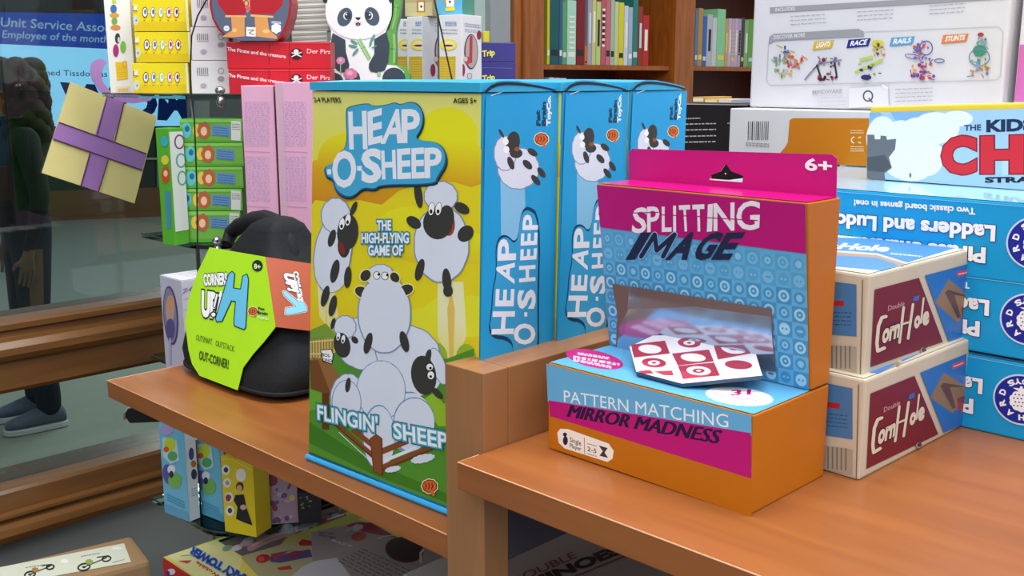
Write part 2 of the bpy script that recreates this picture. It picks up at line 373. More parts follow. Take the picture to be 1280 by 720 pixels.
# heap of sheep
a.ell(300, 900, 120, 170, SO, bump=.03); a.ell(300, 900, 113, 163, SH, bump=.03)
a.ell(400, 530, 190, 170, SO, 25, bump=.03); a.ell(400, 530, 184, 164, SH, 25, bump=.03)
a.ell(700, 600, 220, 190, SO, 20, bump=.025); a.ell(700, 600, 213, 183, SH, 20, bump=.025)
a.ell(740, 760, 180, 120, SH)
a.ell(280, 420, 75, 78, SO, bump=.05); a.ell(280, 420, 68, 72, SH, bump=.05)
a.ell(260, 540, 55, 85, DK, -12); a.ell(345, 505, 20, 28, DK, -40); a.ell(200, 395, 15, 38, DK, 15); eyes(a, 235, 480, 268, 500, 16)
a.view(380, 465, 5.333)
a.ell(700, 330, 150, 200, SO, bump=.02); a.ell(720, 330, 140, 190, SH, bump=.02)
a.ell(520, 120, 166, 200, '7F9CC4'); a.ell(520, 120, 158, 193, SH, bump=.012)
a.ell(290, 200, 100, 150, SO); a.ell(290, 200, 94, 145, SH)
a.ell(300, 85, 18, 50, DK, 8); 
a.ell(740, 330, 140, 165, '7F9CC4'); a.ell(742, 335, 133, 160, SH, bump=.012)
a.ell(505, 430, 110, 215, '7F9CC4'); a.ell(508, 435, 104, 210, SH)
a.ell(905, -40, 48, 130, SO, -18); a.ell(905, -40, 42, 124, SH, -18)
a.ell(805, 20, 84, 132, DK, -8); a.ell(895, 140, 22, 50, DK, -45); a.ell(835, -105, 20, 50, DK, 12)
a.ell(845, -35, 26, 26, '111111'); a.ell(845, -35, 22, 22, EY); a.ell(853, 20, 26, 30, '111111'); a.ell(853, 20, 22, 26, EY); a.ell(850, -28, 9, 9, '111111'); a.ell(852, 28, 9, 9, '111111')
# fence
BR = '8A4E26'; BD = '6A3817'
for q in ([(150, 140), (150, 380)],): a.line(q, 46, BD, False)
a.line([(215, 340), (470, 560)], 30, BD, False); a.line([(215, 335), (465, 545)], 20, BR, False)
a.line([(240, 400), (470, 610)], 4, 'FFFFFF', False)
a.line([(330, 380), (470, 490)], 34, BR, False); a.line([(520, 530), (700, 455)], 40, BR, False); a.line([(520, 640), (860, 500)], 38, BD, False); a.line([(520, 632), (855, 495)], 26, BR, False)
a.line([(540, 590), (760, 500)], 22, 'EFF2FA', False)
a.poly([(445, 440), (490, 410), (530, 440), (535, 690), (470, 665)], BD); a.poly([(450, 440), (490, 415), (522, 442), (525, 680), (475, 660)], BR)
a.ell(800, 575, 75, 26, 'DDE6F5', -12, bump=.12); a.ell(600, 645, 50, 18, 'DDE6F5', -12, bump=.12)
a.line([(40, 535), (300, 640), (560, 752), (1115, 965)], 10, '1C5A4E', False)
# flying sheep
a.view(380, 215, 5.333)
a.ell(770, 150, 26, 90, DK, -8); 
a.ell(925, 480, 185, 255, SO, bump=.02); a.ell(925, 480, 177, 247, SH, bump=.02)
a.ell(740, 335, 55, 36, DK, 35); a.ell(1085, 410, 60, 48, DK, -50); a.ell(1060, 240, 55, 34, DK, 30)
a.ell(920, 160, 112, 100, SO, bump=.04); a.ell(920, 160, 105, 93, SH, bump=.04)
a.ell(975, 350, 40, 75, 'A0452C'); a.ell(900, 340, 98, 108, DK); a.ell(960, 300, 50, 80, DK); eyes(a, 858, 245, 905, 245, 24)
a.ell(780, 650, 28, 75, DK, 15); a.ell(960, 720, 30, 80, DK, -5); a.ell(968, 790, 32, 40, DK)
a.ell(200, 540, 125, 260, SO, 8, bump=.02); a.ell(200, 540, 118, 252, SH, 8, bump=.02); a.ell(190, 650, 110, 150, SH)
a.ell(220, 290, 98, 118, SO, bump=.04); a.ell(220, 290, 91, 111, SH, bump=.04)
a.ell(340, 240, 17, 48, DK, 22); a.ell(300, 400, 70, 120, DK, 5); a.ell(275, 490, 42, 80, DK, 0); a.ell(262, 510, 16, 42, '8E2B20', -15)
eyes(a, 262, 345, 302, 318, 22); a.ell(195, 440, 24, 60, DK, 15); a.ell(215, 660, 28, 80, DK, 12); a.ell(300, 700, 24, 72, DK, 5)
a.ell(150, 825, 24, 72, DK, 15); a.ell(200, 890, 24, 72, DK, 12)
a.view(380, 330, 5.333)
a.ell(545, 330, 178, 262, '7F9CC4', bump=.012); a.ell(545, 330, 170, 255, SH, bump=.012)
a.ell(520, 85, 95, 85, SO, bump=.04); a.ell(520, 85, 88, 80, SH, bump=.04)
for q in ((395, 185, 48, 34, 25), (690, 170, 48, 34, -20), (420, 75, 32, 40, 35), (615, 88, 28, 36, -35)):
    a.ell(q[0], q[1], q[2] + 8, q[3] + 8, 'F4EE9A', q[4]); a.ell(*q[:4], DK, q[4])
a.ell(540, 230, 150, 130, SH); a.ell(495, 75, 24, 28, '222222'); a.ell(495, 75, 20, 24, EY); a.ell(550, 78, 24, 28, '222222'); a.ell(550, 78, 20, 24, EY); a.ell(508, 68, 8, 9, '111111'); a.ell(565, 72, 8, 9, '111111')
a.ell(437, 525, 26, 72, DK, 14); a.ell(678, 515, 28, 72, DK, -14)
# titles
a.view(380, 100, 5.333)
sh = [(285, 205), (305, 175), (440, 150), (470, 175), (560, 165), (620, 145), (650, 165), (720, 140), (780, 160), (812, 230), (800, 320), (745, 400), (900, 410), (958, 470), (965, 560), (905, 650), (890, 700), (520, 700), (480, 735), (400, 720), (340, 780), (280, 785), (215, 740), (200, 660), (150, 645), (140, 580), (215, 550), (235, 490), (300, 440)]
def grow(P, dx, dy, s):
    cx = sum(p[0] for p in P) / len(P); cy = sum(p[1] for p in P) / len(P); return [(cx + (x - cx) * s + dx, cy + (y - cy) * s + dy) for x, y in P]
sh = chaikin(sh)
a.poly([(x + 5, y + 12) for x, y in sh], '0E2F3A'); a.poly(sh, '1C5F86'); a.poly(grow(sh, 0, -2, .975), '45AEDC')
L = 'F4F5FF'
a.text('H', (318, 452), (428, 450), (310, 205), L, .03); a.text('E', (445, 425), (528, 405), (440, 205), L, .032); a.text('A', (530, 418), (658, 412), (570, 192), L, .026); a.text('P', (668, 410), (775, 410), (668, 190), L, .032)
a.text('O', (205, 705), (352, 705), (205, 470), L, .032); a.line([(165, 612), (192, 610)], 34, L, False); a.line([(365, 588), (395, 588)], 32, L, False)
a.text('S', (405, 675), (515, 668), (405, 462), L, .042); a.text('H', (535, 655), (622, 652), (528, 465), L, .028); a.text('E', (640, 652), (718, 648), (636, 455), L, .032); a.text('E', (735, 648), (808, 645), (732, 450), L, .032); a.text('P', (822, 645), (922, 642), (820, 448), L, .032)
a.text('2-4 PLAYERS', (80, 147), (258, 150), (72, 113), '2E2E1A', .02); a.text('AGES 5+', (1005, 153), (1160, 155), (1005, 118), '2E2E1A', .02)
a.view(380, 215, 5.333)
for t, x0, x1, y, h in (('THE', 497, 590, 385, 66), ('HIGH-FLYING', 395, 708, 470, 66), ('GAME OF', 440, 668, 552, 66)):
    a.text(t, (x0, y), (x1, y), (x0, y - h), 'FFFFFF', .03, [('17557A', .13), ('3FA0D0', .1)])
a.view(380, 465, 5.333)
for t, p0, p1, p2 in (('FLINGIN\'', (103, 310), (500, 398), (100, 212)), ('SHEEP', (612, 435), (968, 510), (607, 330))):
    a.text(t, p0, p1, p2, 'FFFFFF', .02, [('1B5D74', .12), ('4FB0CF', .085)])
a.view(0, 0, 1); brain(a, 539, 607, 9)
mb.build('front_panel', heap)
# side face
S0 = BRp; sn = V((u0.x, u0.y, 0)); mb = MB(); a = Art(mb, TRp, sn, .0009, .00003)
a.poly([(606, 120), (697, 116), (690, 470), (599, 470)], '25A3DE')
a.view(590, 90, 4.235)
a.line([(95, 125), (170, 100)], 5, 'BFE6F7', False)
a.poly([(145, 560), (275, 620), (280, 900), (150, 900)], '8CC8EE')
a.ell(240, 510, 110, 110, SO, 35, bump=.03); a.ell(240, 510, 104, 105, SH, 35, bump=.03); a.ell(170, 430, 60, 92, SO, 0, bump=.04); a.ell(170, 430, 55, 87, SH, 0, bump=.04)
a.ell(150, 325, 8, 26, DK, -30); a.ell(212, 372, 36, 58, DK, 8); a.ell(228, 430, 34, 26, DK); a.ell(232, 408, 14, 12, 'A0522D')
for x, y, rr in ((172, 368, 16), (176, 410, 16)): a.ell(x, y, rr, rr + 2, EY)
for q in ((315, 425, 30, 17, 35), (200, 482, 16, 36, -20), (288, 490, 32, 18, 45), (362, 532, 32, 16, 55), (332, 572, 34, 16, 50)): a.ell(*q[:4], DK, q[4])
brain(a, 362, 355, 34)
a.text('Fat', (356, 282), (352, 205), (335, 282), '173B57', .05); a.text('Brain', (383, 282), (384, 160), (362, 282), '173B57', .05); a.text('ToyCo.', (408, 282), (410, 128), (388, 282), 'FFFFFF', .05)
a.view(590, 240, 3.27)
P = [(58, 590), (75, 480), (78, 400), (95, 330), (90, 200), (130, 165), (180, 215), (195, 80), (225, 52), (275, 95), (265, 480), (270, 640), (240, 690), (165, 690), (160, 600)]
P = chaikin(P)
a.poly([(x + 2, y + 6) for x, y in P], '0D3E63'); a.poly(P, '0D3E63'); a.poly(grow(P, 0, 0, .955), '3CA7DC')
a.text('H', (162, 575), (168, 490), (72, 578), L, .026); a.text('E', (163, 462), (166, 400), (88, 462), L, .028); a.text('A', (166, 370), (168, 292), (92, 352), L, .026); a.text('P', (172, 272), (174, 195), (98, 276), L, .028)
a.text('O', (250, 618), (250, 540), (165, 620), L, .032); a.line([(215, 508), (215, 490)], 12, L, False); a.text('S', (250, 470), (252, 405), (180, 470), L, .042); a.text('H', (252, 360), (252, 300), (186, 366), L, .028)
a.text('E', (256, 272), (258, 232), (190, 276), L, .028); a.text('E', (258, 212), (260, 168), (192, 216), L, .028); a.text('P', (262, 150), (264, 95), (200, 152), L, .028)
mb.build('side_panel', heap)
# lid with its lip at the front and an arched flap at the side
def lid(bulge):
    mb = MB(); t = .0016; z = UP
    c = [TLp, TRp, TRp + n0 * D0, TLp + n0 * D0]
    N = 10; fr = []
    for k in range(N + 1):
        s = k / N; ft = c[0].lerp(c[1], s) - n0 * .003; lip = .0062 + .0006 * math.sin(math.pi * s)
        bk = c[3].lerp(c[2], s); hgt = lip
        fr.append([ft + z * .0004, ft + z * hgt, ft.lerp(bk, .5) + z * (hgt + bulge), bk + z * .002])
    vs = [p for r in fr for p in r]; fs = [[4 * k + j, 4 * k + 4 + j, 4 * k + 5 + j, 4 * k + 1 + j] for k in range(N) for j in range(3)]
    fs += [[0, 1, 2, 3], [4 * N + 3, 4 * N + 2, 4 * N + 1, 4 * N]]
    mb.add(vs, fs, PM('35ACD9', .38)); 
    # dark slot of the side flap
    S = [i / 12 for i in range(13)]
    up_ = lambda s: .0012 + .0062 * (1 - s) ** .8 * (1 - (1 - s) ** 9) + .0012 * math.sin(math.pi * s)
    lo = [TRp + n0 * (D0 * s) + sn * .0012 + z * (.0004) for s in S]; q = [TRp + n0 * (D0 * s) + sn * .0012 + z * (up_(s) + .0012) for s in S]
    mb.add(lo + q[::-1], [list(range(26))], PM('35ACD9', .38))
    lo = [TRp + n0 * (D0 * s) + sn * .0016 + z * (up_(s) - .0022 + .0012 * s) for s in S]; q = [TRp + n0 * (D0 * s) + sn * .0016 + z * (up_(s) + .0002) for s in S]
    mb.add(lo + q[::-1], [list(range(26))], PM('1B2238'))
    return mb
lid(.0015).build('lid', heap)
mb = MB(); e = .0024
for s0, s1 in ((0, 1),): mb.tube([A0 - n0 * .0016 + UP * e, BRp - n0 * .0016 + UP * e], e, PM('3DA9E6', .35), 8)
mb.build('bottom_rim', heap)
F0 = heap.matrix_world.copy()
heap2 = copy_tree(heap, Matrix.Translation(V((.0015, .0755, 0))) @ F0, 'blue-sided sheep game carton second in the row, showing only its side')
heap3 = copy_tree(heap, Matrix.Translation(V((.0008, .1515, 0))) @ F0, 'blue-sided sheep game carton last in the row, top showing above the magenta tab')

# ------------------------------------------------------------------ magenta, blue and orange puzzle box
MG = 'C4107A'; LB = '6BB6E2'; OR = 'C8730E'
X0, X1, Y0, Y1, Y2 = -.4425, -.2886, .4803, .5425, .5640; Z0, Z1, Z2, Z3 = 1.3605, 1.4187, 1.5318, 1.5545
sp = thing('puzzle_box', 'magenta, pale blue and orange puzzle box with a clear window and hanging tab', 'puzzle box', frame_at((X0, Y0, Z0)))
def col(pts, c, bev=.0009):
    return MB().hexa([V(p) for p in pts], c, bev)
mb = col([(X0 + .001, Y0, Z0), (X1, Y0, Z0), (X0 + .001, Y2, Z0), (X1, Y2, Z0), (X0, Y0, Z1), (X1, Y0, Z1), (X0, Y2, Z1), (X1, Y2, Z1)], PM(OR, .38))
a = Art(mb, (X0, Y0, Z0), (0, -1, 0), .0006, .00003)
a.poly([(684.5, 458), (939, 521.5), (940, 646), (691, 560)], OR)
a.poly([(686, 499), (685, 456), (939, 521), (939.5, 574), (938, 545), (690, 485)], LB); a.poly([(683.6, 454.4), (940, 519.6), (940.2, 545), (685.5, 502)], LB)
a.poly([(686.5, 500), (939.5, 541), (940, 598), (688.5, 520)], MG)
a.view(680, 400, 3.556)
a.text('PATTERN MATCHING', (92, 362), (822, 478), (90, 308), 'F4FAFF', .0)
for dx in (0, 4, 8): a.text('MIRROR MADNESS', (103 + dx, 428 + dx * .17), (768 + dx, 548 + dx * .17), (122 + dx, 374), '2B1140', .0)
a.poly([(62, 500), (75, 482), (110, 484), (290, 548), (312, 580), (308, 615), (285, 630), (95, 570), (68, 545)], 'FFF8EE')
a.line([(182, 522), (184, 595)], 3, 'B5651D', False); a.ell(96, 508, 9, 9, '22263A'); a.ell(98, 535, 11, 20, '22263A'); a.text('Single', (118, 540), (168, 558), (118, 518), '30303A', .01); a.text('Player', (118, 565), (168, 582), (118, 545), '30303A', .01)
a.text('2-5', (196, 580), (236, 592), (196, 560), '30303A', .01); a.tlines((196, 548), (238, 560), (0, 45), 2, 3, '55555F'); a.poly([(246, 556), (286, 568), (272, 588), (288, 612), (250, 602), (264, 582)], '3A3A44')
a = Art(mb, (X0, Y0, Z1), (0, 0, 1), .0006, .00003)
F = lambda x, y: V((x, y, Z1 + .0006))
mb.add([F(X0 + .001, Y0 + .001), F(X1 - .001, Y0 + .001), F(X1 - .001, Y2 - .001), F(X0 + .001, Y2 - .001)], [(0, 1, 2, 3)], '62AEDC'); a.e += .0001
a.view(680, 400, 3.556)
a.ell(225, 178, 130, 38, MG, 12)
for k, (s0, s1) in enumerate((((150, 150), (290, 172)), ((130, 165), (335, 200)), ((130, 178), (300, 212)))): a.tlines(s0, s1, (0, 6), 2, 5, 'FBD9EA')
a.ell(868, 345, 152, 40, 'FFFFFF', 6); a.text('31', (832, 340), (915, 336), (836, 316), MG, .03); a.tlines((760, 330), (970, 368), (0, 9), 1, 3, 'D0609C'); a.tlines((770, 345), (900, 366), (0, 9), 1, 3, 'D0609C')
mb.build('tray_box', sp)
YT = .5262; lean = V((0, Y1 - YT, -(Z2 - Z1))).normalized(); fn = V((0, -(Z2 - Z1), -(Y1 - YT))).normalized()
mb = col([(X0, Y1, Z1 + .0012), (X1, Y1, Z1 + .0012), (X0, Y2, Z1 + .0012), (X1, Y2, Z1 + .0012), (X0, YT, Z2), (X1, YT, Z2), (X0, Y2, Z2), (X1, Y2, Z2)], PM(OR, .38))
mb.add([V((X0 + .001, YT + .001, Z2 + .0005)), V((X1 - .001, YT + .001, Z2 + .0005)), V((X1 - .001, Y2, Z2 + .0005)), V((X0 + .001, Y2, Z2 + .0005))], [(0, 1, 2, 3)], PM(MG, .25))
a = Art(mb, (X0, YT, Z2), fn, .0006, .00003); g = .0012
r = [V((X0 + g, Y1, Z1 + g)), V((X1 - g, Y1, Z1 + g)), V((X1 - g, YT, Z2 - .0005)), V((X0 + g, YT, Z2 - .0005))]; a.rect = [r[0], r[1], r[2], r[3]]
a.fill('69B4E0', .0); 
LD = '4A98C6'
# check pattern of rings and eyes: rows and columns over the whole face
nx, ny = 15, 11
for j in range(ny):
    for i in range(nx):
        x, y = (i + .5) / nx, (j + .5) / ny
        if y > .72: continue
        dk = (i + j) % 2 == 0
        c1, c2 = (LD, 'A9DAF2') if dk else ('8FCBEA', LD)
        if y > .56: c1, c2 = ('5CA8D6', '7DC0E6') if dk else ('72B9E2', '5CA8D6')
        hw, hh = .5 / nx, .5 / ny
        if dk: s_e = a.e; a.rpoly([(x - hw, y - hh), (x + hw, y - hh), (x + hw, y + hh), (x - hw, y + hh)], c1); a.e = s_e
        e_ = a.e; a.e = e_ + .00006; a.rell(x, y, hw * .72, hh * .74, c2, 14)
        a.rell(x, y, hw * .42, hh * (.44 if (i * 3 + j) % 3 else .16), c1 if dk else '8FCBEA', 12)
        if (i + 2 * j) % 4: a.rell(x, y, hw * .16, hh * .18, c2, 8)
        a.e = e_
a.e += .0004
a.fill(MG, .0, a=(0, .745, 1, 1))
a.view(780, 230, 5.333)
for t, p0, p1, p2 in (('S', (62, 320), (150, 318), (75, 150)), ('P', (165, 315), (240, 313), (165, 142)), ('L', (262, 313), (322, 311), (262, 142)), ('I', (338, 313), (352, 312), (338, 135)), ('T', (385, 310), (455, 308), (375, 132)), ('T', (470, 310), (545, 308), (465, 128)), ('I', (565, 310), (590, 308), (572, 125)), ('N', (608, 306), (740, 303), (608, 118)), ('G', (758, 300), (905, 296), (765, 108))):
    a.text(t, p0, p1, p2, 'FFF4FA', .018)
a.line([(70, 190), (240, 186)], 7, MG, False); a.line([(250, 202), (520, 214)], 7, MG, False); a.line([(540, 220), (900, 240)], 7, MG, False)
a.line([(122, 480), (212, 334), (226, 440), (345, 334), (268, 480)], 42, '8FC0E4'); a.line([(122, 480), (212, 334), (226, 440), (345, 334), (268, 480)], 30, '22284A')
for t, x0, x1 in (('I', 38, 72), ('A', 298, 420), ('G', 462, 572), ('E', 604, 705)): a.text(t, (x0, 492), (x1, 491), (x0 + 100, 320), '22284A', .0 if t == 'M' else .045)
mb.build('display_panel', sp)
# window: card interior, mirror, film
mb = MB(); a = Art(mb, (X0, YT, Z2), fn, .0016, .00003); a.view(730, 320, 4)
a.poly([(148, 135), (945, 262), (955, 440), (968, 575), (165, 470), (175, 290)], PM('7C5F55', .6))
a.poly([(232, 262), (560, 250), (940, 300), (950, 440), (965, 570), (170, 465), (185, 340)], PM('B9C8DE', .12, .85))
mb.build('window_opening', sp)
mb = MB(); nrm = V((0, -.28, 1)).normalized(); a = Art(mb, (X0, .4905, Z1 + .0032), nrm, 0, .00003); a.view(730, 320, 4)
hexc = [(228, 455), (262, 580), (490, 640), (892, 600), (862, 500), (835, 420), (610, 392), (345, 400)]
top = [a.P(p) for p in hexc]; mb.prism(top, nrm * -.0022, PM('3D566E', .3)); a.e = .0003
a.poly(hexc, PM('F6EEF2', .3)); RD = 'B3304C'
def cell(q, kind):
    if kind % 2: a.poly(q, RD)
    cx = sum(p[0] for p in q) / 4; cy = sum(p[1] for p in q) / 4; w = (q[1][0] - q[0][0]) * .34; h = abs(q[3][1] - q[0][1]) * .34
    f, b = ('F6EEF2', RD) if kind % 2 else (RD, 'F6EEF2')
    a.ell(cx, cy, w, h, f, 4)
    if kind < 4: a.ell(cx, cy, w * .5, h * .5, b); a.ell(cx, cy, w * .2, h * .2, f)
cell([(235, 445), (405, 425), (430, 490), (250, 510)], 5); cell([(430, 410), (600, 400), (625, 455), (450, 480)], 2); cell([(640, 420), (845, 405), (860, 485), (670, 520)], 1)
cell([(250, 510), (430, 495), (455, 560), (265, 580)], 2); cell([(440, 490), (625, 470), (650, 530), (470, 550)], 5); cell([(660, 525), (862, 495), (880, 575), (690, 590)], 4)
cell([(470, 552), (650, 535), (680, 600), (495, 618)], 1); a.poly([(265, 578), (330, 572), (350, 590), (300, 592)], RD); a.poly([(350, 580), (440, 575), (450, 600), (400, 598)], RD)
mb.build('puzzle_card', sp)
mb = MB(); rows = []
for k in range(9):
    s = k / 8; y = YT + .0068 + (Y0 + .022 - YT - .0068) * s ** 1.3; z = 1.468 - .024 * s ** .7 - .0225 * s ** 3
    rows.append([V((X0 + .0225 + .020 * s + (.112 - .026 * s) * t / 8, y - .0025 * math.sin(3.1 * t / 8) * (1 - s), z + .0012 * math.sin(1.1 * t + .6 * k))) for t in range(9)])
mb.add([p for r_ in rows for p in r_], [[9 * k + t, 9 * k + t + 1, 9 * k + t + 10, 9 * k + t + 9] for k in range(8) for t in range(8)], GLASS('window_film', 'FAFCFF', .16, 1.4, 1.1))
mb.build('window_film', sp, smooth=True)
# hanging tab with its hook hole
mb = MB(); yb = Y2 - .0008; a = Art(mb, (X0, yb, Z2), (0, -1, 0), 0, .00003)
outer = [(786, 229), (786, 192), (790, 186), (1040, 193), (1046, 198), (1045, 250)]
hole = [(889, 224), (888, 219), (901, 214), (907, 204), (914, 214), (929, 220), (928, 226)]
b = bmesh.new(); vo = [b.verts.new(a.P(p)) for p in outer]; vh = [b.verts.new(a.P(p)) for p in hole]
eo = [b.edges.new((vo[i], vo[(i + 1) % len(vo)])) for i in range(len(vo))]; eh = [b.edges.new((vh[i], vh[(i + 1) % len(vh)])) for i in range(len(vh))]
bmesh.ops.triangle_fill(b, use_beauty=True, edges=eo + eh)
for f in [f for f in b.faces if False]: pass
hc = a.P((908, 218))
bmesh.ops.solidify(b, geom=b.faces[:], thickness=.0007); mb.bm(b, PM(MG, .3))
a.e = .0009; a.text('6+', (1008, 212), (1040, 215), (1008, 197), 'FFFFFF', .03); a.ring(908, 217, 1, 1, .5, 'FFFFFF')
a.line([(888, 224), (929, 227)], 1.6, 'FFFFFF', False)
mb.build('hanging_tab', sp)

# ------------------------------------------------------------------ bean-bag toss boxes
CR = 'D9CDB8'
def ydir(deg): return V((math.cos(math.radians(deg)), math.sin(math.radians(deg)), 0))
uu = ydir(-1.97); cA = V((-.2754, .5801, 1.4222)) - uu * .155; bx = Bx(cA, uu, .155, .1474, .0632)
corn = thing('game_box', 'cream and maroon bean-bag toss box, the upper of the stacked pair', 'game box', bx.frame(), 'two cream bean-bag toss boxes')
mb = bx.body(PM('D8CCB6', .5), .0016)
a = bx.art(mb, 'right'); a.view(1060, 320, 5.144)
a.poly([(168, 215), (452, 140), (606, 552), (142, 712)], '7C1E2E'); a.poly([(490, 125), (790, 45), (790, 508), (642, 548)], '3277C8')
a.poly([(642, 148), (792, 268), (790, 300), (700, 430), (555, 300)], '9A7B58'); a.poly([(618, 235), (640, 215), (790, 265), (680, 250), (720, 390), (700, 400)], '6A4540'); a.poly([(725, 330), (790, 320), (790, 410), (735, 432)], '9E2C44')
a.poly([(697, 100), (775, 82), (775, 115), (697, 135)], 'E04A5A'); a.tlines((705, 118), (768, 102), (0, 8), 1, 8, 'FFE0E0')
for c, o in (('33101A', 5), ('E9DDC6', 0)):
    a.line([(238 + o, 388 + o), (212 + o, 395 + o), (190 + o, 450 + o), (180 + o, 560 + o), (185 + o, 610 + o), (228 + o, 590 + o)], 22, c)
    a.line([(325 + o, 555 + o), (352 + o, 330 + o)], 17, c); a.line([(380 + o, 530 + o), (412 + o, 310 + o)], 17, c); a.line([(335 + o, 440 + o), (400 + o, 420 + o)], 13, c)
    a.line([(462 + o, 430 + o), (480 + o, 270 + o)], 12, c)
a.text('orn', (213, 556), (318, 515), (228, 430), 'E9DDC6', .05, ('33101A', .09)); a.text('o', (420, 460), (452, 450), (428, 355), 'E9DDC6', .06); a.text('e', (475, 440), (508, 430), (482, 325), 'E9DDC6', .06)
a.text('Double', (250, 352), (355, 318), (252, 318), 'C79AA0', .02); a.poly([(413, 262), (452, 250), (448, 282), (412, 292)], '3F6FC0'); a.ell(478, 606, 20, 20, 'A89C88'); a.ell(482, 603, 14, 15, '5E3038')
a = bx.art(mb, 'front'); a.view(1040, 280, 3.6)
a.poly([(-60, 250), (112, 272), (112, 505), (-60, 492)], '4E82B8'); a.poly([(-30, 340), (55, 345), (55, 370), (-30, 368)], 'C02A34'); a.tlines((-50, 395), (90, 400), (0, 18), 4, 5, '2F5E8A')
a.poly([(-40, 540), (112, 552), (112, 668), (-40, 650)], 'B7AD9C')
for k in range(5): a.line([(2 + k * 20, 548), (2 + k * 20, 650)], 7, '857C70', False)
a.line([(140, 250), (128, 700)], 4, '6E6252', False)
a = bx.art(mb, 'top'); a.fill('DDD2BC', .002); a.view(1040, 210, 5.333)
a.poly([(-300, 455), (400, 480), (835, 535), (330, 690), (-300, 640)], '4A86D0')
a.text('CornHole', (-330, 520), (360, 560), (-270, 485), 'F2F2F2', .04)
a.line([(-250, 560), (60, 575), (300, 592), (500, 650)], 26, '9F8B78', False); a.line([(-250, 550), (60, 562), (300, 580), (500, 642)], 12, 'C9BCA8', False); a.tlines((390, 575), (600, 595), (0, 12), 1, 7, 'D8E6F6')
mb.build('carton', corn)
uL = ydir(-1.68); M2 = Matrix.Translation(V((-.2694, .5716, 1.3605)) - uL * .155) @ Matrix.Rotation(math.radians(-1.68), 4, 'Z')
corn2 = copy_tree(corn, M2, 'cream and maroon bean-bag toss box standing directly on the shelf under its twin')

# ------------------------------------------------------------------ blue board-game boxes
PB = '18A2DC'; zs = [1.4670, 1.4160, 1.3606]; hs = [.0527, .0505, .0550]
bx = Bx((-.500, .7148, zs[0]), (1, 0, 0), .345, .33, hs[0])
bx.A.x = -.4640
pir = thing('board_game_box', 'turquoise board-game box with upside-down lettering, topmost of three', 'game box', bx.frame(), 'turquoise board-game boxes stacked behind')
mb = bx.body(PM(PB, .3), .0012)
a = bx.art(mb, 'front'); a.view(1040, 210, 5.333)
a.text('Two classic board games in one!', (955, 268), (150, 212), (955, 312), 'FFFFFF', .035)
a.text('Ladders and Ludo', (1085, 388), (28, 306), (1080, 490), 'FFFFFF', .045, ('154A8A', .075))
a.text('Pirate Snakes &', (1020, 535), (62, 455), (1016, 635), 'FFFFFF', .045, ('154A8A', .075))
cx, cy, R = 1360, 500, 190
a.ell(cx, cy, R + 8, R * .9 + 8, 'CFE0F8', n=40); a.ell(cx, cy, R - 4, R * .9 - 4, '1C2C9C', n=40)
def ringtext(t, a0, a1, inward):
    for k, ch in enumerate(t):
        ph = math.radians(a0 + (a1 - a0) * k / (len(t) - 1)); r_ = R * .74; ux, uy = math.cos(ph), math.sin(ph)
        if inward: up_ = (-ux, -uy); bd = (-uy, ux); r0 = r_ + 22
        else: up_ = (ux, uy); bd = (uy, -ux); r0 = r_ - 22
        p = (ux * r0, uy * r0); w = 19
        # turned upside down and y-flipped into image rows
        f = lambda x, y: (cx - x, cy + y * .9)
        a.text(ch, f(p[0] - bd[0] * w, p[1] - bd[1] * w), f(p[0] + bd[0] * w, p[1] + bd[1] * w), f(p[0] - bd[0] * w + up_[0] * 42, p[1] - bd[1] * w + up_[1] * 42), 'FFFFFF', .05); a.e -= a.st
ringtext('ORCHARD', 200, -20, False); ringtext('TOYS', 240, 300, True); a.e += .0002
a.ell(cx, cy + 10, 78, 70, 'FFFFFF', bump=.1, nb=10); a.poly([(cx - 10, cy - 95), (cx + 10, cy - 95), (cx + 8, cy - 50), (cx - 8, cy - 50)], 'FFFFFF'); a.poly([(cx - 60, cy - 80), (cx + 60, cy - 80), (cx + 20, cy - 60), (cx - 20, cy - 60)], 'FFFFFF')
for i in range(-2, 3):
    for j in range(-1, 3): a.ell(cx + i * 26 + (j % 2) * 10, cy + 5 + (j - .5) * 26, 6, 6, '1C2C9C', n=8); a.e -= a.st
a.e += .0001
a.fill('9AD8F2', .0015, a=(0, .965, 1, 1))
a = bx.art(mb, 'top'); a.fill(PM('A9D9F4', .07, 0, .9), .001)
mb.build('carton', pir)
Fp = pir.matrix_world.copy()
for k, lab in ((1, 'turquoise board-game box in the middle of the stack of three'), (2, 'turquoise board-game box at the bottom of the stack, on the shelf')):
    M = Matrix.Translation(V((.0003 * k, .0006 * k, zs[k] - zs[0]))) @ Fp; copy_tree(pir, M, lab)
ZP = zs[0] + hs[0] + .0012

# ------------------------------------------------------------------ chess box
yc = onz((1082, 223), ZP).y; AC = onz((1082, 223), ZP); AC.y = yc
TL = onp((1088, 133.5), AC, (0, 1, 0)); TR0 = onp((1280, 128.5), AC, (0, 1, 0)); du = (TR0 - TL) / (TR0.x - TL.x); Wc = .30
TR = TL + du * Wc; BR_ = V((TL.x + Wc, yc, ZP)); n1 = V((0, .07, 0))
chess = thing('chess_box', 'pale blue chess set box with yellow border, grey tower and red lettering', 'game box', frame_at(AC))
mb = MB(); mb.hexa([AC, BR_, AC + n1, BR_ + n1, TL, TR, TL + n1, TR + n1], PM('F0D24A', .4), .001)
a = Art(mb, AC, (0, -1, 0), .0006, .00004); a.view(860, 0, 3)
rt = 1900
a.poly([(682, 422), (rt, 392), (rt, 760), (672, 668)], 'A9CFEF')
a.poly([(682, 422), (720, 421), (770, 470), (682, 470)], '86B8E6'); a.poly([(760, 420), (930, 416), (870, 462), (790, 470)], '86B8E6')
